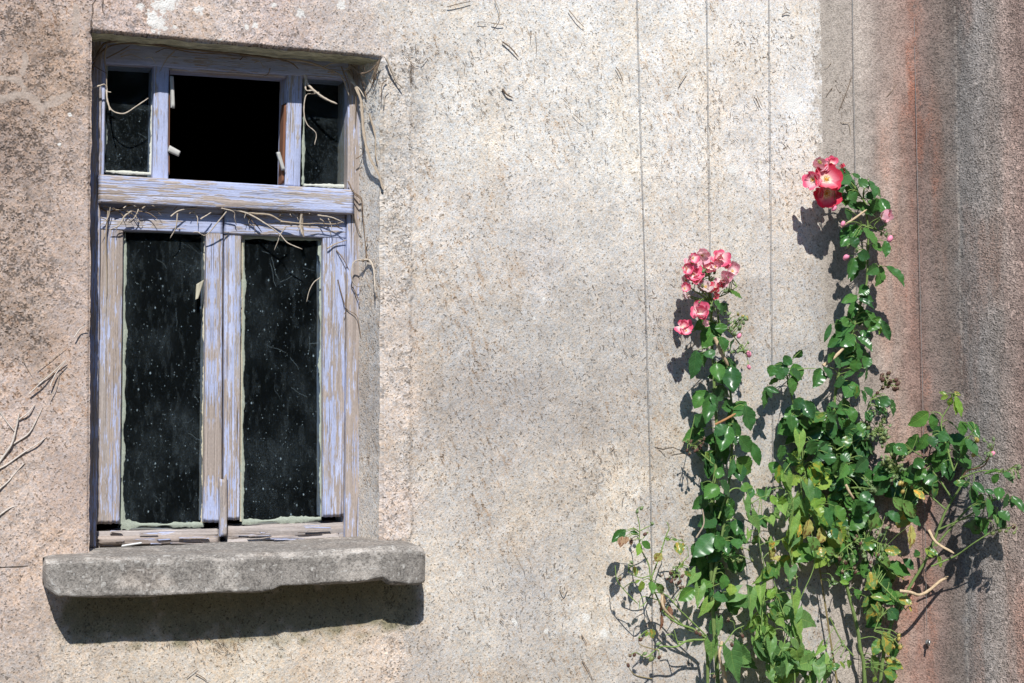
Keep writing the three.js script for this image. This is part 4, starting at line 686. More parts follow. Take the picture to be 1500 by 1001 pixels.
function flower(pl, px, py, off, rad, kind, { dir = null, petals = 5, ragged = 0.2, open = 0 } = {}) {
  const f = new THREE.Group(); f.name = 'flower'; pl.o.add(f);
  const c = W(px, py, off), R = rad * 1.28 * c.distanceTo(camera.position) / F;
  f.position.copy(c); f.quaternion.setFromUnitVectors(V(0, 0, 1), (dir ?? V(rr(-0.7, 0.1), rr(-0.1, 0.7), 1)).clone().normalize()); f.scale.setScalar(R);
  const a0 = rnd() * 6.28;
  for (let i = 0; i < petals; i++) {
    const ring = i / petals > 0.55 && petals > 6 ? 1 : 0, geo = PET[kind][(rnd() * 2) | 0], m = part(f, 'petal', geo, mPetal), s = (ring ? 0.72 : 1) * rr(1 - ragged, 1 + ragged * 0.4);
    m.rotation.set(0, 0, a0 + i * (petals > 6 ? 2.4 : 6.2832 / petals) + rr(-ragged, ragged)); m.rotateX(open + (ring ? 0.55 : 0.12) + rr(-ragged, ragged * 1.5)); m.position.z = 0.02 * i + ring * 0.06; m.scale.set(s * 1.22, s, s);
  }
  part(f, 'stamens', stamen, mStamen).position.z = 0.07;
  let best = null, bd = 9; for (const p of pl.pts) { const d = p.distanceToSquared(c); if (d < bd) { bd = d; best = p; } }
  if (best) { const back = V(0, 0, 1).applyQuaternion(f.quaternion), e = c.clone().addScaledVector(back, -R * 0.1), mid = best.clone().lerp(e, 0.6).addScaledVector(back, -0.02); pl.stalks.push(tube([best.clone(), mid, e], 0.0014, 0.0011, { rad: 5, seg: 8 })); }
}
// buds, hips and spent heads: small balls with sepals
function heads(pl, list) {
  const by = new Map();
  for (const [px, py, off, r, kind] of list) {
    const c = W(px, py, off), R = r * c.distanceTo(camera.position) / F, a = [], q = new THREE.Quaternion().setFromUnitVectors(V(0, 1, 0), V(rr(-0.6, 0.6), rr(0.2, 1), rr(0, 0.8)).normalize());
    a.push(new THREE.SphereGeometry(1, 8, 6).scale(0.8, 1.15, 0.8));
    const sp = []; for (let i = 0; i < 5; i++) { const t = i / 5 * 6.28, l = rr(0.9, 2), b = rr(-0.6, 0.9); sp.push(new THREE.ConeGeometry(0.26, l, 4).scale(1, 1, 0.35).translate(0, l / 2, 0).rotateX(0.9 + b * 0.4).rotateY(t).translate(0, 0.8, 0)); }
    const put = (k, list2) => { if (!by.has(k)) by.set(k, []); for (const g of list2) by.get(k).push((g.index ? g.toNonIndexed() : g).scale(R, R, R).applyQuaternion(q).translate(c.x, c.y, c.z)); };
    put(kind, a); put(kind === 'pinkbud' ? 'green' : kind === 'spent' ? 'straw' : 'green', sp);
    let best = null, bd = 9; for (const p of pl.pts) { const d = p.distanceToSquared(c); if (d < bd) { bd = d; best = p; } }
    if (best && bd < 0.03) pl.stalks.push(tube([best.clone(), best.clone().lerp(c, 0.55).add(V(rr(-0.006, 0.006), 0.006, 0.004)), c], 0.0010, 0.0008, { rad: 4, seg: 6 }));
  }
  const M = { green: mSepal, hip: mHip, spent: mHipD, pinkbud: plain(0.75, 0.25, 0.36, 0.7), straw: plain(0.34, 0.28, 0.17, 0.9), gold: plain(0.36, 0.27, 0.07, 0.5) };
  for (const [k, l] of by) { const m = part(pl.o, k === 'green' || k === 'straw' ? 'sepals' : k === 'pinkbud' ? 'flower_buds' : 'seed_heads', mergeGeometries(l), M[k]); m.userData.kind = 'stuff'; }
}
const cluster = (cx, cy, rx, ry, n, off, r, kind) => Array.from({ length: n }, () => [cx + rr(-rx, rx), cy + rr(-ry, ry), off + rr(-0.02, 0.02), r * rr(0.7, 1.2), kind]);
const stub = (pl, pts, r, mat = mTan, nm = 'cut_stub') => { const q = pts.map(([x, y, z]) => W(x, y, z)); part(pl.o, nm, tube(q, r * 0.001, r * 0.0008, { rad: 7, knot: 0.12 }), mat); };
const foot = (px, z = 0.07) => { const p = W(px, 1000, z); return [px, 1460 + (p.x - 1.6) * 60, z]; };
const kA = cp(1140, 210, 4.55), kB = cp(960, 350, 4.55), kC = cp(980, 540, 4.55), kD = cp(1180, 420, 4.55), kE = cp(1120, 600, 4.55), kF = cp(1280, 560, 4.55), kG = cp(880, 740, 3.85), kH = cp(1120, 780, 4.55);

// ---------------------------------------------------------------- the rose with the pink clusters
{
  const p = plant('climbing_rose', 'climbing rose with ragged pink and white flower clusters on the pale wall', 'rose', 'climbing roses on the wires');
  cane(p, [foot(1062), [1058, 1200], [1052, 1000], [1046, 880], [1040, 760], [1048, 660], [1046, 560], [1042, 500], [1040, 440], [1036, 400]], 0.04, 5.5, 2.2, mCane);
  cane(p, [[1046, 860], [1060, 780], [1068, 700], [1072, 620], [1066, 560], [1058, 500], [1052, 460]], 0.05, 3.6, 1.8, mCane);
  cane(p, [[1042, 470], [1064, 480], [1078, 500], [1092, 520]], 0.06, 1.6, 1.1, mStalk); cane(p, [[1042, 440], [1068, 430], [1080, 420]], 0.06, 1.5, 1, mStalk);
  cane(p, [[1050, 760], [1068, 722], [1085, 716], [1115, 728]], 0.06, 2, 1.2, mStalk); cane(p, [[1042, 680], [1022, 660], [1008, 650]], 0.06, 1.8, 1, mStalk);
  leaves(p, kB, [[400, 560, 330, 705], [380, 565, 425, 655], [435, 650, 470, 735], [430, 430, 470, 505], [390, 420, 435, 465], [270, 740, 258, 910, 'd', 0.5], [285, 760, 325, 845], [345, 745, 382, 790], [408, 830, 430, 935, 'd', 0.75], [505, 848, 522, 1002, 'd', 0.68], [500, 690, 515, 720, 'g'], [355, 560, 270, 600], [430, 560, 440, 620], [300, 410, 270, 430, 'g'], [500, 350, 580, 385, 'g', 0.4], [470, 340, 540, 365, 'g', 0.4], [380, 440, 345, 460, 'g']]);
  leaves(p, kC, [[340, 0, 345, 92], [262, 150, 178, 255], [275, 175, 252, 348, 'd', 0.45], [262, 165, 330, 272], [285, 140, 360, 195], [180, 308, 185, 445, 'd', 0.5], [168, 310, 245, 385], [518, 225, 412, 300, 'd', 0.6], [505, 245, 548, 398, 'd', 0.58], [400, 380, 355, 535, 'd', 0.62], [380, 375, 308, 440], [385, 375, 450, 432], [430, 450, 452, 502], [465, 452, 545, 542, 'd', 0.7], [552, 488, 600, 632, 'd', 0.4], [238, 560, 325, 628, 'g'], [430, 600, 408, 715, 'd', 0.42], [462, 630, 482, 742, 'd', 0.72], [450, 598, 548, 692, 'g'], [305, 690, 365, 705, 'g'], [338, 752, 422, 838, 'd', 0.6], [330, 780, 248, 858, 'g'], [332, 818, 340, 908, 'd', 0.75], [232, 838, 228, 935, 'd', 0.55], [392, 898, 380, 992, 'g', 0.8], [560, 790, 488, 800, 'g'], [560, 800, 528, 872, 'g', 0.5], [580, 800, 648, 872, 'g', 0.5], [360, 200, 430, 260], [350, 260, 420, 240]]);
  leaves(p, kG, [[640, 165, 545, 268, 'd', 0.55], [650, 170, 682, 248, 'd', 0.8], [770, 82, 770, 162, 'd', 0.75], [700, 10, 718, 62, 'd'], [560, 210, 520, 280], [700, 200, 715, 270], [700, 390, 690, 468, 'd', 0.72], [632, 520, 718, 525, 'd', 0.6], [735, 445, 735, 498, 'b'], [530, 470, 448, 535, 'g', 0.65], [590, 440, 630, 480, 'g'], [620, 440, 575, 470, 'g'], [880, 60, 940, 120, 'g'], [900, 60, 960, 100, 'g', 0.4], [880, 170, 870, 225, 'g'], [910, 180, 945, 225, 'g', 0.4], [760, 190, 775, 240, 'd'], [940, 330, 1000, 400, 'g'], [960, 350, 930, 400, 'g']]);
  leaves(p, kG, [[945, 250, 990, 300, 'y', 0.7], [975, 295, 1000, 310, 'y']]);
  fill(p, [[1032, 700, 22, 60, 13, 'd', 0.03], [1050, 790, 34, 46, 16, 'd', 0.035], [1052, 640, 22, 56, 7, 'd', 0.03], [1062, 860, 36, 56, 9, 'dg', 0.035], [1050, 540, 18, 40, 6, 'd', 0.035], [1055, 1090, 50, 90, 20, 'dg', 0.05]]);
  const fl = (x, y, r, k, n = 7, o = {}) => { const [a, b] = kB([x, y]); flower(p, a, b, rr(0.065, 0.09), r / 4.55, k, { petals: n, ragged: 0.35, ...o }); };
  fl(250, 235, 62, 'pink', 8); fl(305, 115, 48, 'pale', 6); fl(245, 165, 46, 'pale', 6); fl(205, 200, 36, 'pink', 6); fl(350, 200, 44, 'pink', 7); fl(432, 130, 54, 'pink', 8); fl(470, 160, 34, 'pink', 6); fl(450, 280, 52, 'pale', 7); fl(515, 220, 42, 'pale', 6); fl(435, 310, 36, 'red', 6, { open: 0.5 }); fl(195, 335, 34, 'pink', 6); fl(208, 380, 34, 'fade', 5, { open: 0.7 }); fl(400, 345, 46, 'red', 5, { open: 0.8 }); fl(335, 325, 40, 'fade', 6); fl(270, 270, 46, 'pink', 7); fl(310, 315, 36, 'fade', 5); fl(400, 385, 28, 'red', 5, { open: 0.8 }); fl(520, 185, 30, 'fade', 5); fl(205, 280, 30, 'fade', 5); fl(400, 190, 30, 'pale', 5); fl(480, 265, 36, 'pale', 6);
  fl(292, 500, 66, 'pink', 9, { dir: V(-0.2, 0.35, 1) }); fl(180, 590, 46, 'pink', 7); fl(330, 570, 28, 'pale', 5); fl(205, 615, 28, 'pink', 5); fl(285, 465, 34, 'pale', 6); fl(250, 130, 32, 'pink', 6);
  heads(p, [...cluster(1048, 412, 20, 16, 12, 0.08, 3, 'green'), ...cluster(1030, 420, 16, 12, 6, 0.08, 2.6, 'hip'), ...cluster(1038, 446, 22, 8, 7, 0.08, 2.6, 'green'), ...cluster(1078, 474, 14, 16, 12, 0.07, 3, 'green'), ...cluster(1088, 465, 8, 8, 4, 0.07, 3, 'gold'), ...cluster(1084, 512, 14, 10, 9, 0.07, 2.6, 'green'), [1083, 492, 0.08, 4, 'pinkbud'], [1097, 519, 0.08, 5, 'pinkbud'], [1097, 538, 0.08, 3.6, 'pinkbud'], ...cluster(1018, 653, 16, 14, 14, 0.075, 2.6, 'spent'), ...cluster(1060, 820, 30, 22, 5, 0.07, 2.4, 'green'), ...cluster(1085, 815, 18, 14, 8, 0.08, 2.6, 'hip')]);
  stub(p, [[1047, 494, 0.075], [1056, 515, 0.08], [1067, 536, 0.075]], 4.2); stub(p, [[1048, 622, 0.05], [1062, 615, 0.06], [1078, 606, 0.06]], 3, bark([0.34, 0.17, 0.07]));
  stub(p, [[1058, 975, 0.06], [1062, 995, 0.07], [1066, 1015, 0.06]], 5, mTan); stub(p, [[1020, 788, 0.07], [1031, 768, 0.075], [1029, 745, 0.07]], 1.8, mDry, 'dry_stem');
  finish(p);
}
// ---------------------------------------------------------------- the tall rose with the red flowers
{
  const p = plant('climbing_rose', 'tall climbing rose with red white-eyed flowers at its tip', 'rose', 'climbing roses on the wires');
  cane(p, [foot(1270), [1272, 1180], [1266, 990], [1258, 950], [1252, 915], [1238, 840], [1226, 740], [1220, 640], [1228, 560], [1240, 510], [1256, 455], [1270, 420], [1274, 380], [1270, 330], [1264, 290], [1268, 265]], 0.045, 5.2, 1.8, mCane);
  cane(p, [[1240, 860], [1206, 780], [1180, 700], [1172, 640], [1160, 580], [1152, 540]], 0.04, 4, 1.8, mCane);
  cane(p, [foot(1248), [1240, 1100], [1224, 990], [1206, 880], [1190, 780]], 0.03, 2.6, 2, mCaneB);
  cane(p, [[1226, 700], [1262, 640], [1276, 590], [1296, 566]], 0.06, 2.4, 1.2, mStalk); cane(p, [[1270, 300], [1240, 262], [1215, 262]], 0.07, 1.8, 1.2, mStalk); cane(p, [[1266, 330], [1290, 340], [1302, 352]], 0.06, 1.4, 0.9, mStalk);
  cane(p, [[1224, 660], [1262, 640], [1284, 632]], 0.06, 1.8, 1, mStalk); cane(p, [[1214, 905], [1232, 940], [1252, 962]], 0.075, 1.8, 1.6, mStalk); cane(p, [[1285, 850], [1310, 876], [1330, 895]], 0.08, 1.8, 1.4, mStalk);
  cane(p, [[1240, 800], [1264, 790], [1300, 800]], 0.07, 2, 1.2, mStalk); cane(p, [[1280, 925], [1286, 908], [1292, 902]], 0.07, 1.4, 1, mStalk);
  leaves(p, kA, [[480, 205, 395, 252], [495, 202, 545, 228, 'd', 0.4], [440, 295, 545, 340, 'd', 0.55], [388, 258, 428, 322], [450, 250, 530, 285], [545, 290, 590, 240], [605, 245, 640, 362, 'd', 0.62], [600, 325, 625, 365], [655, 362, 640, 465, 'd', 0.72], [680, 368, 737, 460, 'd', 0.55], [432, 325, 452, 400], [440, 375, 545, 428, 'd', 0.5], [445, 430, 490, 520, 'd', 0.6], [562, 562, 668, 662, 'd', 0.62], [552, 570, 476, 620, 'd', 0.8], [490, 625, 520, 690], [620, 690, 692, 700, 'g'], [715, 648, 720, 748, 'd', 0.58], [502, 762, 478, 888, 'd', 0.52], [505, 762, 577, 825, 'd', 0.65], [530, 740, 606, 758], [665, 825, 598, 868], [690, 815, 668, 938, 'd', 0.62], [715, 820, 832, 938, 'd', 0.55], [605, 960, 545, 1000, 'd'], [470, 320, 520, 390], [430, 350, 480, 380], [560, 250, 600, 300], [640, 300, 690, 350, 'd']], 0.07);
  leaves(p, kD, [[345, 62, 258, 95, 'd', 0.45], [350, 65, 448, 95, 'd', 0.4], [345, 82, 447, 138, 'd', 0.42], [332, 90, 295, 212, 'd', 0.45], [342, 112, 370, 244, 'd', 0.6], [412, 175, 472, 235, 'g'], [502, 205, 422, 294, 'g', 0.5], [508, 222, 562, 348, 'd', 0.35], [485, 250, 492, 312, 'b', 0.6], [205, 215, 208, 322, 'd', 0.6], [172, 245, 128, 358, 'g', 0.28], [238, 215, 282, 262], [360, 300, 428, 326, 'd', 0.55], [332, 328, 250, 382, 'd', 0.6], [326, 342, 268, 442, 'd', 0.55], [340, 335, 438, 422, 'd', 0.55], [342, 372, 345, 500, 'd', 0.52], [420, 462, 398, 535], [405, 540, 410, 625, 'd', 0.4], [150, 452, 182, 480], [190, 488, 236, 528], [118, 535, 165, 612, 'd', 0.8], [105, 545, 60, 664, 'd', 0.6], [260, 610, 212, 655], [332, 640, 275, 728, 'd', 0.75], [342, 660, 345, 740, 'g', 0.6], [370, 690, 402, 772, 'g', 0.6], [395, 668, 440, 722], [482, 742, 490, 800, 'd', 0.6], [552, 732, 510, 795], [568, 748, 600, 852, 'd', 0.5], [458, 800, 540, 850, 'd', 0.55], [32, 758, 30, 865, 'd', 0.62], [150, 790, 222, 792, 'g', 0.45], [62, 898, 142, 842, 'g', 0.5], [140, 840, 205, 888, 'g', 0.55], [140, 868, 150, 965, 'd', 0.78], [295, 782, 212, 835], [302, 800, 322, 895, 'd', 0.62], [212, 855, 245, 938, 'd', 0.8], [270, 890, 292, 932, 'g'], [400, 830, 440, 890], [150, 600, 80, 620, 'd', 0.4], [330, 560, 260, 600, 'd', 0.3], [350, 480, 330, 560], [390, 570, 350, 600, 'd', 0.4]], 0.07);
  leaves(p, kB, [[845, 820, 835, 930, 'd', 0.75], [785, 840, 770, 912], [925, 830, 955, 938, 'd', 0.8], [978, 740, 930, 795], [905, 790, 860, 830, 'g'], [910, 920, 912, 1000, 'd', 0.8]], 0.06);
  leaves(p, kC, [[630, 140, 648, 252, 'd', 0.6], [650, 125, 727, 158, 'd', 0.45], [630, 135, 690, 180, 'd'], [700, 5, 770, 62], [808, 10, 895, 60], [805, 60, 832, 165, 'd', 0.75], [898, 200, 838, 262, 'd', 0.8], [905, 215, 960, 322, 'd', 0.68], [800, 300, 778, 362, 'd', 0.5], [812, 305, 830, 410, 'd', 0.65], [822, 290, 882, 340, 'g', 0.5], [860, 348, 927, 395, 'g', 0.5], [960, 470, 950, 570, 'd', 0.75], [760, 510, 750, 602, 'd', 0.85], [720, 622, 690, 692, 'g'], [738, 640, 735, 757, 'b', 0.45], [785, 618, 790, 708, 'd', 0.68], [935, 640, 1000, 760, 'b', 0.7], [905, 790, 955, 890, 'b', 0.6], [700, 60, 690, 110]], 0.065);
  leaves(p, kE, [[172, 40, 192, 135, 'd', 0.75], [395, 35, 328, 80, 'g', 0.6], [412, 50, 422, 132, 'g', 0.85], [430, 20, 477, 65, 'g'], [512, 22, 530, 125, 'd', 0.7], [570, 5, 605, 85, 'd', 0.75], [540, 175, 552, 245, 'g', 0.8], [300, 202, 325, 292, 'd', 0.75], [100, 240, 125, 335, 'd', 0.75], [370, 205, 410, 280], [480, 305, 482, 432, 'g', 0.62], [440, 290, 430, 360, 'g'], [510, 298, 562, 342], [545, 355, 508, 450, 'g', 0.55], [565, 370, 635, 428, 'd', 0.8], [685, 325, 615, 408, 'd', 0.7], [540, 440, 530, 502], [320, 360, 400, 408, 'b', 0.7], [325, 378, 342, 490, 'b', 0.7], [340, 515, 362, 605, 'g', 0.6], [420, 580, 518, 605, 'g', 0.6], [405, 650, 452, 765, 'g', 0.65], [470, 640, 525, 738, 'g', 0.75], [530, 600, 585, 645, 'g'], [602, 600, 655, 708, 'd', 0.75], [620, 490, 750, 512, 'd', 0.5], [735, 672, 722, 800, 's', 0.62], [800, 695, 857, 742, 'd'], [745, 655, 700, 700, 'd', 0.4], [815, 930, 902, 950, 's', 0.6], [745, 950, 770, 1000, 's', 0.7], [560, 500, 520, 540], [640, 560, 700, 600, 'd'], [430, 800, 480, 850, 'g'], [610, 300, 660, 320, 'd'], [640, 210, 690, 260, 'd'], [680, 20, 725, 60, 'd'], [620, 90, 660, 150, 'd']], 0.075);
  leaves(p, kE, [[300, 730, 275, 852, 'y', 0.6], [238, 765, 232, 845, 'y', 0.4], [392, 788, 368, 878, 'y', 0.7], [440, 812, 532, 872, 's', 0.75], [330, 848, 328, 935, 's', 0.75], [248, 452, 180, 488, 'b', 0.6], [250, 450, 292, 502, 'b', 0.55], [345, 640, 372, 712, 'b'], [220, 420, 250, 380, 'b'], [975, 768, 988, 908, 'y', 0.45], [170, 300, 240, 345, 'b', 0.5], [210, 380, 250, 360, 'b', 0.5]], 0.08);
  leaves(p, kH, [[372, 100, 382, 157, 's', 1], [402, 108, 465, 142, 's', 0.7], [425, 158, 430, 222, 's', 0.9], [745, 140, 828, 245, 's', 0.5], [802, 118, 902, 130, 's', 0.6], [712, 240, 832, 298, 'g', 0.5], [705, 262, 728, 368, 's', 0.6], [655, 300, 692, 250, 'g'], [705, 430, 842, 440, 's', 0.4], [750, 462, 750, 545, 's', 1], [705, 480, 760, 540, 's', 0.5], [895, 440, 975, 470, 's', 0.75], [690, 430, 665, 490, 's', 0.6], [800, 660, 830, 808, 's', 0.5], [818, 888, 912, 888, 's', 0.4], [795, 930, 888, 960, 's', 0.7], [740, 960, 730, 1000, 'b', 0.6], [500, 330, 560, 340, 'b', 0.5], [435, 330, 490, 335, 's', 0.5], [960, 500, 990, 520, 'y', 0.7], [600, 380, 640, 440, 'd'], [860, 530, 830, 580, 'd'], [920, 180, 990, 240, 'd'], [840, 500, 880, 580, 'd']], 0.08);
  fill(p, [[1205, 640, 40, 50, 26, 'd', 0.04], [1245, 660, 34, 60, 30, 'd', 0.04], [1190, 720, 40, 50, 14, 'dbg', 0.045], [1245, 740, 36, 46, 22, 'ddg', 0.045], [1180, 600, 20, 30, 8, 'd', 0.04], [1255, 805, 36, 30, 18, 'dg', 0.045], [1295, 850, 24, 40, 12, 'ds', 0.05], [1262, 340, 18, 50, 7, 'd', 0.045], [1246, 500, 14, 50, 6, 'd', 0.04], [1290, 930, 24, 50, 8, 'ds', 0.06], [1210, 780, 24, 30, 8, 'bg', 0.06], [1265, 1080, 50, 70, 18, 'dg', 0.06]]);
  const fl = (x, y, r, k, n = 5, o = {}) => { const [a, b] = kA([x, y]); flower(p, a, b, o.off ?? 0.085, r / 4.55, k, { petals: n, ragged: 0.14, ...o }); };
  fl(320, 335, 82, 'red', 5, { dir: V(-0.15, -0.1, 1), off: 0.075 }); fl(320, 243, 76, 'red', 5, { dir: V(-0.3, 0.25, 1), off: 0.098 }); fl(235, 245, 56, 'pink', 6, { dir: V(-0.9, 0.1, 0.7), ragged: 0.3 }); fl(350, 145, 54, 'pink', 7, { dir: V(0, 0.8, 0.7), ragged: 0.3 }); fl(275, 170, 46, 'pale', 6, { dir: V(-0.4, 0.6, 0.7), ragged: 0.3 }); fl(415, 170, 34, 'red', 4, { dir: V(0.7, 0.3, 0.5), ragged: 0.4 }); fl(270, 330, 40, 'pink', 5, { dir: V(-0.6, -0.3, 0.7), ragged: 0.3, off: 0.075 }); fl(305, 185, 36, 'pink', 5, { dir: V(-0.1, 0.7, 0.7) });
  fl(385, 345, 34, 'red', 4, { dir: V(0.6, -0.2, 0.7), off: 0.075 }); fl(685, 492, 46, 'pale', 5, { dir: V(0.3, 0.1, 0.8), open: 0.4 }); fl(725, 470, 22, 'pink', 4, { dir: V(0.6, 0.4, 0.5) });
  heads(p, [[1222, 305, 0.09, 4.5, 'pinkbud'], [1235, 328, 0.09, 4, 'pinkbud'], [1304, 350, 0.08, 5, 'pinkbud'], [1240, 377, 0.08, 5, 'pinkbud'], [1201, 239, 0.1, 4, 'gold'], ...cluster(1297, 338, 6, 12, 6, 0.07, 2.6, 'green'), ...cluster(1248, 362, 8, 6, 5, 0.07, 2.6, 'green'), ...cluster(1300, 566, 16, 20, 16, 0.07, 3.4, 'spent'), ...cluster(1288, 600, 20, 12, 8, 0.07, 2.6, 'green'), ...cluster(1284, 630, 16, 18, 22, 0.07, 3, 'hip'), ...cluster(1288, 635, 18, 16, 14, 0.07, 2.6, 'green'), ...cluster(1270, 800, 30, 26, 26, 0.075, 2.6, 'green'), ...cluster(1272, 800, 22, 26, 8, 0.08, 2.8, 'spent'), ...cluster(1240, 830, 14, 12, 6, 0.08, 3, 'spent'), ...cluster(1216, 836, 10, 24, 6, 0.08, 2.6, 'green'), ...cluster(1270, 715, 14, 10, 12, 0.08, 2.6, 'green'), ...cluster(1225, 960, 14, 20, 8, 0.08, 2.4, 'green'), ...cluster(1316, 945, 8, 14, 6, 0.07, 3.6, 'gold')]);
  stub(p, [[1206, 536, 0.075], [1222, 524, 0.08], [1238, 508, 0.07]], 4); stub(p, [[1232, 333, 0.075], [1252, 320, 0.085], [1270, 307, 0.075]], 2.8, mTan); stub(p, [[1239, 710, 0.085], [1245, 722, 0.09], [1251, 731, 0.085]], 3.4);
  stub(p, [[1318, 866, 0.10], [1334, 868, 0.10], [1347, 872, 0.095], [1360, 866, 0.075], [1376, 853, 0.045], [1389, 845, 0.02]], 4, mTan); stub(p, [[1361, 777, 0.06], [1372, 795, 0.08], [1398, 811, 0.09]], 3.4, mTan);
  stub(p, [[1176, 964, 0.07], [1186, 962, 0.08], [1196, 959, 0.085]], 3.6, mTan);
  finish(p);
}
// ---------------------------------------------------------------- the young rose shoot in the corner
{
  const p = plant('climbing_rose', 'young bushy rose shoot with glossy leaves against the brown corner wall', 'rose', 'climbing roses on the wires');
  cane(p, [foot(1285), [1286, 1160], [1292, 1000], [1304, 920], [1334, 862], [1356, 820], [1374, 778], [1386, 750], [1398, 726], [1408, 710], [1410, 690], [1431, 686], [1446, 676], [1450, 664]], 0.055, 5, 1.3, mCane);
  cane(p, [[1394, 732], [1378, 704], [1366, 690], [1352, 672], [1336, 660]], 0.06, 2.4, 1.2, mCane); cane(p, [[1384, 746], [1366, 730], [1348, 712], [1320, 700]], 0.06, 2, 1, mCane);
  cane(p, [[1398, 690], [1388, 660], [1382, 620], [1388, 594], [1394, 580]], 0.065, 2, 1.2, mStalk); cane(p, [[1408, 700], [1440, 690], [1470, 692], [1484, 686]], 0.07, 1.6, 1, mStalk); cane(p, [[1364, 830], [1400, 815], [1430, 795], [1458, 778], [1484, 772]], 0.08, 2, 1.2, mStalk);
  cane(p, [[1376, 776], [1410, 760], [1438, 744], [1466, 730], [1490, 742]], 0.065, 2, 1.2, mCane); cane(p, [[1370, 800], [1420, 744], [1450, 735]], 0.05, 3, 1.6, mCane); cane(p, [[1398, 690], [1404, 676], [1420, 640], [1430, 625]], 0.06, 1.6, 1, mStalk);
  leaves(p, kF, [[368, 200, 253, 282, 'g', 0.6], [392, 205, 400, 312, 'd', 0.5], [500, 265, 562, 305, 'd', 0.9], [578, 258, 602, 348, 'd', 0.75], [630, 262, 700, 355, 'd', 0.4], [475, 305, 400, 348], [485, 330, 445, 385, 'g'], [492, 345, 572, 455, 'g', 0.6], [600, 375, 602, 490, 'd', 0.45], [612, 380, 693, 468, 'd', 0.6], [295, 342, 222, 448, 'd', 0.62], [360, 340, 298, 452, 'd', 0.6], [378, 358, 402, 422], [140, 402, 88, 472], [132, 418, 217, 475, 'd', 0.75], [140, 432, 130, 522, 'd', 0.5], [448, 480, 392, 522, 'g'], [478, 508, 512, 642, 'd', 0.58], [458, 530, 460, 622, 'd', 0.4], [340, 520, 270, 562], [350, 575, 280, 648, 'g', 0.6], [382, 565, 370, 605, 'd', 0.9], [855, 590, 932, 655, 'g', 0.6], [835, 610, 800, 672, 'g', 0.55], [845, 592, 738, 612, 'g', 0.4], [642, 648, 605, 690, 'g'], [655, 688, 660, 795, 'd', 0.8], [660, 668, 735, 732, 'd', 0.5], [720, 740, 698, 812, 'g', 0.6], [752, 770, 772, 885, 'd', 0.6], [742, 718, 802, 742, 'd', 0.5], [760, 745, 792, 802, 'd', 0.5], [842, 702, 835, 778, 'd', 0.7], [892, 742, 880, 835, 'd', 0.65], [930, 770, 918, 832, 'd', 0.5], [922, 758, 1002, 852, 'd', 0.4], [830, 862, 902, 912, 'd'], [800, 880, 828, 942, 'd', 0.7], [700, 905, 690, 985, 'd', 0.9], [562, 650, 578, 690, 'g'], [740, 900, 730, 990, 'd', 0.6], [660, 820, 690, 880, 'd'], [300, 560, 230, 600, 'd'], [190, 610, 150, 690, 'd', 0.7], [390, 420, 440, 470, 'd', 0.5], [180, 590, 220, 630, 'd']], 0.07);
  leaves(p, kF, [[490, 85, 442, 65, 'b', 0.5], [500, 92, 450, 112, 'b', 0.5], [520, 100, 504, 152, 'b', 0.6], [550, 100, 552, 205, 'b', 0.45], [540, 92, 592, 212, 'b', 0.35], [570, 90, 545, 58, 'y', 0.6], [520, 90, 575, 85, 'b', 0.6], [270, 720, 330, 770, 'y', 0.5], [270, 710, 300, 750, 'b']], 0.07);
  leaves(p, kH, [[1005, 170, 1010, 120, 'd']], 0.06);
  leaves(p, cp(1280, 750, 4.0), [[320, 225, 372, 250, 's', 0.7], [375, 260, 395, 322, 'b', 0.45], [300, 215, 352, 262, 'b', 0.6]], 0.08);
  fill(p, [[1345, 700, 26, 22, 8, 'dg', 0.05], [1310, 690, 22, 22, 8, 'dg', 0.05], [1440, 750, 24, 16, 8, 'd', 0.05], [1400, 650, 26, 18, 6, 'd', 0.05], [1320, 740, 22, 20, 5, 'ds', 0.06], [1330, 1090, 40, 70, 14, 'dg', 0.06]]);
  heads(p, [[1431, 645, 0.075, 4.5, 'gold'], [1427, 666, 0.075, 4, 'gold'], ...cluster(1445, 660, 12, 16, 9, 0.075, 2.8, 'green'), [1454, 665, 0.075, 4, 'pinkbud'], ...cluster(1308, 668, 16, 18, 24, 0.075, 3, 'hip'), ...cluster(1306, 690, 20, 24, 24, 0.075, 2.6, 'green'), ...cluster(1326, 718, 10, 10, 6, 0.08, 3.4, 'gold'), ...cluster(1486, 692, 8, 12, 7, 0.07, 2.8, 'green'), [1455, 782, 0.09, 3, 'hip'], [1465, 778, 0.09, 3, 'hip'], [1485, 772, 0.09, 4, 'spent'], [1474, 779, 0.09, 2.6, 'hip'], [1486, 781, 0.09, 2.6, 'hip']]);
  const hk = bark([0.16, 0.09, 0.05]); stub(p, [[1410, 700, 0.06], [1418, 690, 0.06], [1440, 684, 0.06], [1448, 672, 0.06], [1450, 664, 0.06]], 2, hk, 'dry_stem');
  finish(p);
}
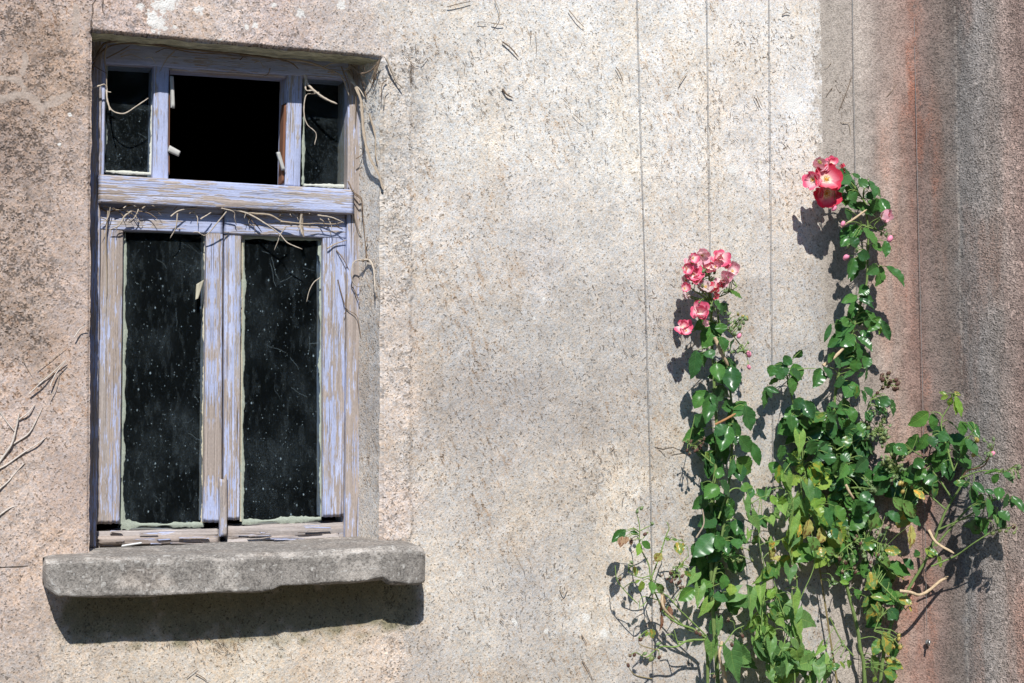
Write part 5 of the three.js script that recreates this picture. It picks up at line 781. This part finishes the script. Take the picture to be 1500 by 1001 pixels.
// ---------------------------------------------------------------- the thin spray at the foot of the pale wall
{
  const p = plant('climbing_rose', 'sparse thin-stemmed rose spray with spent heads low on the pale wall', 'rose', 'climbing roses on the wires');
  const g = (pts, z, a, b, m = mStalk, nm) => cane(p, pts.map((q) => kG(q)).map(([x, y]) => [x, y]), z, a, b, m, nm, 0.002);
  cane(p, [foot(1036), [1036, 1150], [1034, 1000], [1033, 935], [1010, 924], [990, 908], [974, 894]], 0.06, 4.4, 2, mCane);
  g([[590, 745], [520, 700], [440, 670], [360, 612], [335, 545], [300, 470], [290, 435]], 0.065, 2.6, 1.5); g([[290, 440], [268, 340], [240, 270], [216, 215], [216, 120], [205, 45]], 0.075, 1.7, 1); g([[590, 760], [500, 765], [420, 800], [335, 802], [260, 860], [225, 845]], 0.07, 2.4, 1.2); g([[520, 770], [430, 770], [400, 730], [360, 735]], 0.06, 1.6, 1);
  g([[290, 420], [330, 300], [370, 180], [385, 130], [370, 95]], 0.075, 1.6, 1); g([[600, 740], [520, 660], [440, 590], [370, 510], [300, 500], [240, 570], [190, 545], [130, 470], [95, 420], [85, 340]], 0.07, 1.7, 1); g([[440, 790], [425, 740], [412, 705]], 0.07, 1.4, 1); g([[216, 150], [250, 130], [300, 105]], 0.075, 1.1, 0.8); g([[240, 190], [255, 160]], 0.075, 1, 0.8);
  g([[270, 400], [220, 410], [150, 380]], 0.075, 1.2, 0.9); g([[330, 540], [240, 520], [210, 590]], 0.07, 1.2, 0.8); g([[640, 780], [690, 790], [760, 710], [810, 680]], 0.08, 1.5, 1); g([[330, 820], [220, 790], [215, 750]], 0.07, 1.2, 0.8, mCaneB); g([[290, 980], [200, 960], [160, 915]], 0.05, 1.2, 0.8, mCaneB); g([[420, 390], [470, 320], [500, 290]], 0.07, 1.4, 0.9); g([[370, 200], [430, 195], [480, 210]], 0.07, 1.2, 0.8);
  leaves(p, kG, [[142, 140, 70, 205, 'd', 0.45], [140, 150, 105, 185, 'd', 0.5], [165, 152, 210, 162, 'd', 0.5], [125, 178, 112, 232, 'r', 0.6], [150, 180, 140, 215, 'r', 0.4], [170, 185, 172, 225, 'r', 0.5], [230, 208, 282, 242, 'g', 0.55], [218, 215, 214, 272, 'b', 0.5], [190, 345, 200, 395, 's', 0.6], [228, 428, 232, 490, 'b', 0.65], [288, 432, 290, 492, 'g', 0.6], [310, 440, 352, 485, 's', 0.5], [195, 440, 220, 425, 'b', 0.5], [345, 272, 310, 315, 'y', 0.8], [430, 210, 450, 275, 's', 0.7], [470, 215, 440, 262, 's', 0.6], [405, 190, 430, 200, 'g', 0.5], [280, 700, 300, 750, 's', 0.7], [265, 715, 255, 740, 'b', 0.6], [510, 400, 480, 380, 'b', 0.5], [470, 330, 440, 350, 'b', 0.5], [390, 190, 360, 190, 'b', 0.4], [160, 360, 180, 340, 'b', 0.5], [350, 500, 345, 600, 'r', 0.35], [380, 570, 400, 625, 'r', 0.5], [340, 610, 335, 700, 'r', 0.2]], 0.075);
  heads(p, [...[[205, 40], [290, 108], [175, 325], [230, 20]].map((q) => [...kG(q).slice(0, 2), 0.08, 3, 'green']), ...[[250, 165], [172, 205], [110, 420], [440, 440], [400, 430], [225, 760], [330, 860], [165, 850], [190, 845], [155, 905], [800, 740], [720, 650], [740, 790], [640, 970], [540, 720], [560, 730]].map((q) => [...kG(q).slice(0, 2), 0.075, 3.2, 'spent']), ...cluster(990, 848, 14, 14, 12, 0.07, 2.6, 'spent'), ...cluster(996, 838, 16, 12, 8, 0.075, 2.4, 'green'), [954, 966, 0.08, 4.2, 'hip'], [945, 958, 0.075, 3, 'green'], [964, 944, 0.075, 3, 'green']]);
  stub(p, [[970, 868, 0.075], [972, 890, 0.085], [988, 908, 0.075]], 3, mTan, 'dry_husk');
  stub(p, [[1058, 940, 0.075], [1054, 962, 0.08], [1064, 995, 0.07]], 3.6, mTan);
  finish(p);
}
// ---------------------------------------------------------------- bindweed twining through
{
  const p = plant('bindweed', 'pale green arrow-leaved bindweed twining up between the rose canes', 'bindweed', 'bindweed among the roses');
  const lines = [[[1135, 1010], [1150, 940], [1168, 860], [1150, 800], [1160, 740], [1148, 700], [1170, 660], [1166, 630]], [[1160, 1010], [1166, 900], [1190, 820], [1180, 740], [1174, 690]], [[1128, 1000], [1112, 920], [1120, 850], [1104, 800], [1112, 760], [1092, 720]], [[1190, 1010], [1172, 950], [1150, 900], [1130, 850]]];
  lines.forEach((l) => cane(p, [[l[0][0], 1420, 0.06], [l[0][0] + 8, 1200, 0.08], ...l], 0.085, 1.7, 0.9, mStalk, 'stem', 0.01));
  leaves(p, kC, [[868, 442, 876, 568, 'w', 0.6], [785, 718, 802, 818, 'w', 0.7], [505, 882, 532, 1002, 'w', 0.55], [905, 900, 912, 992, 'w', 0.6], [800, 590, 872, 622, 'w', 0.5], [850, 722, 818, 762, 'b', 0.7], [880, 730, 932, 775, 'b', 0.7], [680, 850, 722, 902, 'b', 0.6], [752, 850, 760, 922, 'b', 0.6], [870, 655, 882, 702, 'b', 0.6], [960, 900, 990, 960, 'w'], [700, 960, 740, 1000, 'w'], [880, 580, 840, 560, 'b', 0.5]], 0.09);
  leaves(p, kE, [[150, 450, 182, 542, 'w', 0.6], [285, 510, 328, 640, 'w', 0.5], [262, 620, 292, 732, 'w', 0.5], [190, 722, 168, 882, 'w', 0.45], [45, 570, 70, 630, 'b', 0.6], [105, 580, 115, 640, 'w'], [20, 540, 5, 610, 'w', 0.5], [30, 720, 60, 760, 'w'], [225, 560, 200, 620, 'w', 0.5], [120, 640, 140, 700, 'w'], [210, 860, 180, 920, 'w', 0.6], [60, 880, 40, 930, 'w'], [330, 590, 350, 650, 'b']], 0.09);
  leaves(p, kH, [[170, 240, 172, 335, 'w', 0.8], [192, 420, 206, 560, 'w', 0.6], [60, 545, 165, 650, 'w', 0.6], [140, 645, 192, 715, 'w', 0.6], [38, 720, 50, 835, 'w', 0.6], [215, 790, 232, 870, 'w', 0.8], [255, 880, 272, 975, 'w', 0.7], [362, 895, 366, 995, 'w', 0.75], [385, 755, 340, 825, 'w', 0.5], [400, 828, 432, 905, 'w', 0.6], [130, 745, 122, 800, 'w'], [20, 390, 60, 430, 'b'], [65, 420, 120, 460, 'g', 0.5], [10, 240, 40, 300, 'w'], [75, 215, 100, 290, 'w', 0.6], [160, 860, 150, 960, 'w'], [100, 900, 130, 985, 'w'], [300, 960, 320, 1010, 'w'], [550, 850, 575, 905, 'b', 0.4], [500, 860, 540, 905, 'b', 0.4], [460, 870, 470, 920, 'g'], [30, 940, 60, 1000, 'w'], [180, 820, 240, 900, 'w', 0.6], [20, 650, 60, 700, 'w'], [70, 70, 30, 90, 'y', 0.9], [40, 130, 60, 180, 'y', 0.7]], 0.09);
  leaves(p, kG, [[830, 0, 842, 60, 'w', 0.5], [852, 62, 905, 155, 'w', 0.5], [842, 508, 852, 650, 'w', 0.45], [902, 458, 906, 560, 'w', 0.5], [665, 652, 668, 745, 'w', 0.6], [622, 775, 625, 892, 'w', 0.6], [735, 822, 782, 998, 'w', 0.55], [960, 768, 962, 865, 'w', 0.6], [555, 470, 548, 575, 'w', 0.6], [605, 552, 555, 630, 'w', 0.6], [535, 385, 498, 445, 'w', 0.6], [985, 620, 1000, 690, 'w', 0.7], [870, 670, 850, 720, 'g', 0.7], [905, 680, 930, 720, 'g', 0.7], [960, 700, 985, 750, 'w'], [835, 150, 830, 205, 'w', 0.5], [950, 590, 990, 640, 'g'], [940, 490, 970, 530, 'b'], [960, 480, 1000, 500, 'b']], 0.085);
  fill(p, [[1140, 930, 40, 60, 24, 'w', 0.07], [1180, 980, 40, 30, 12, 'w', 0.07], [1110, 860, 30, 50, 9, 'w', 0.055], [1165, 770, 30, 50, 12, 'wb', 0.06], [1080, 940, 26, 40, 4, 'w', 0.05], [1150, 1080, 70, 60, 24, 'w', 0.08]]);
  heads(p, [...cluster(1165, 720, 16, 30, 6, 0.08, 2.2, 'green'), ...cluster(1160, 860, 12, 16, 6, 0.08, 2.2, 'straw')]);
  finish(p);
}
// ---------------------------------------------------------------- the dark hedge across the yard that the panes mirror
{
  const h = thing('hedge', 'tall dark evergreen hedge across the yard facing the house', 'hedge');
  part(h, 'foliage_mass', grid(90, 24, (i, j) => { const x = lerp(-8, 30, i / 90), y = j / 24 * 6.2; return [x, y, 11.2 + 0.9 * (fbm(x * 0.8, y * 0.8, 4) - 0.5) + (j === 24 ? 1.5 : 0), x, y]; }), plain(0.012, 0.02, 0.01));
  const g = roseGeo[1], m = new THREE.InstancedMesh(g, plain(0.028, 0.055, 0.018, 0.7), 9000), o = new THREE.Object3D();
  for (let i = 0; i < 9000; i++) { const x = rr(-8, 30), y = rr(0, 6.3); o.position.set(x, y, 11.0 + 0.9 * (fbm(x * 0.8, y * 0.8, 4) - 0.5) + rr(-0.25, 0.1)); o.rotation.set(rr(-1, 1), rr(2, 4.3), rr(0, 6.3)); const s = rr(0.12, 0.26); o.scale.set(s * 0.7, s, s); o.updateMatrix(); m.setMatrixAt(i, o.matrix); }
  m.name = 'foliage'; m.userData.kind = 'stuff'; h.add(m);
}
//PLANTS-END
renderer.render(scene, camera);
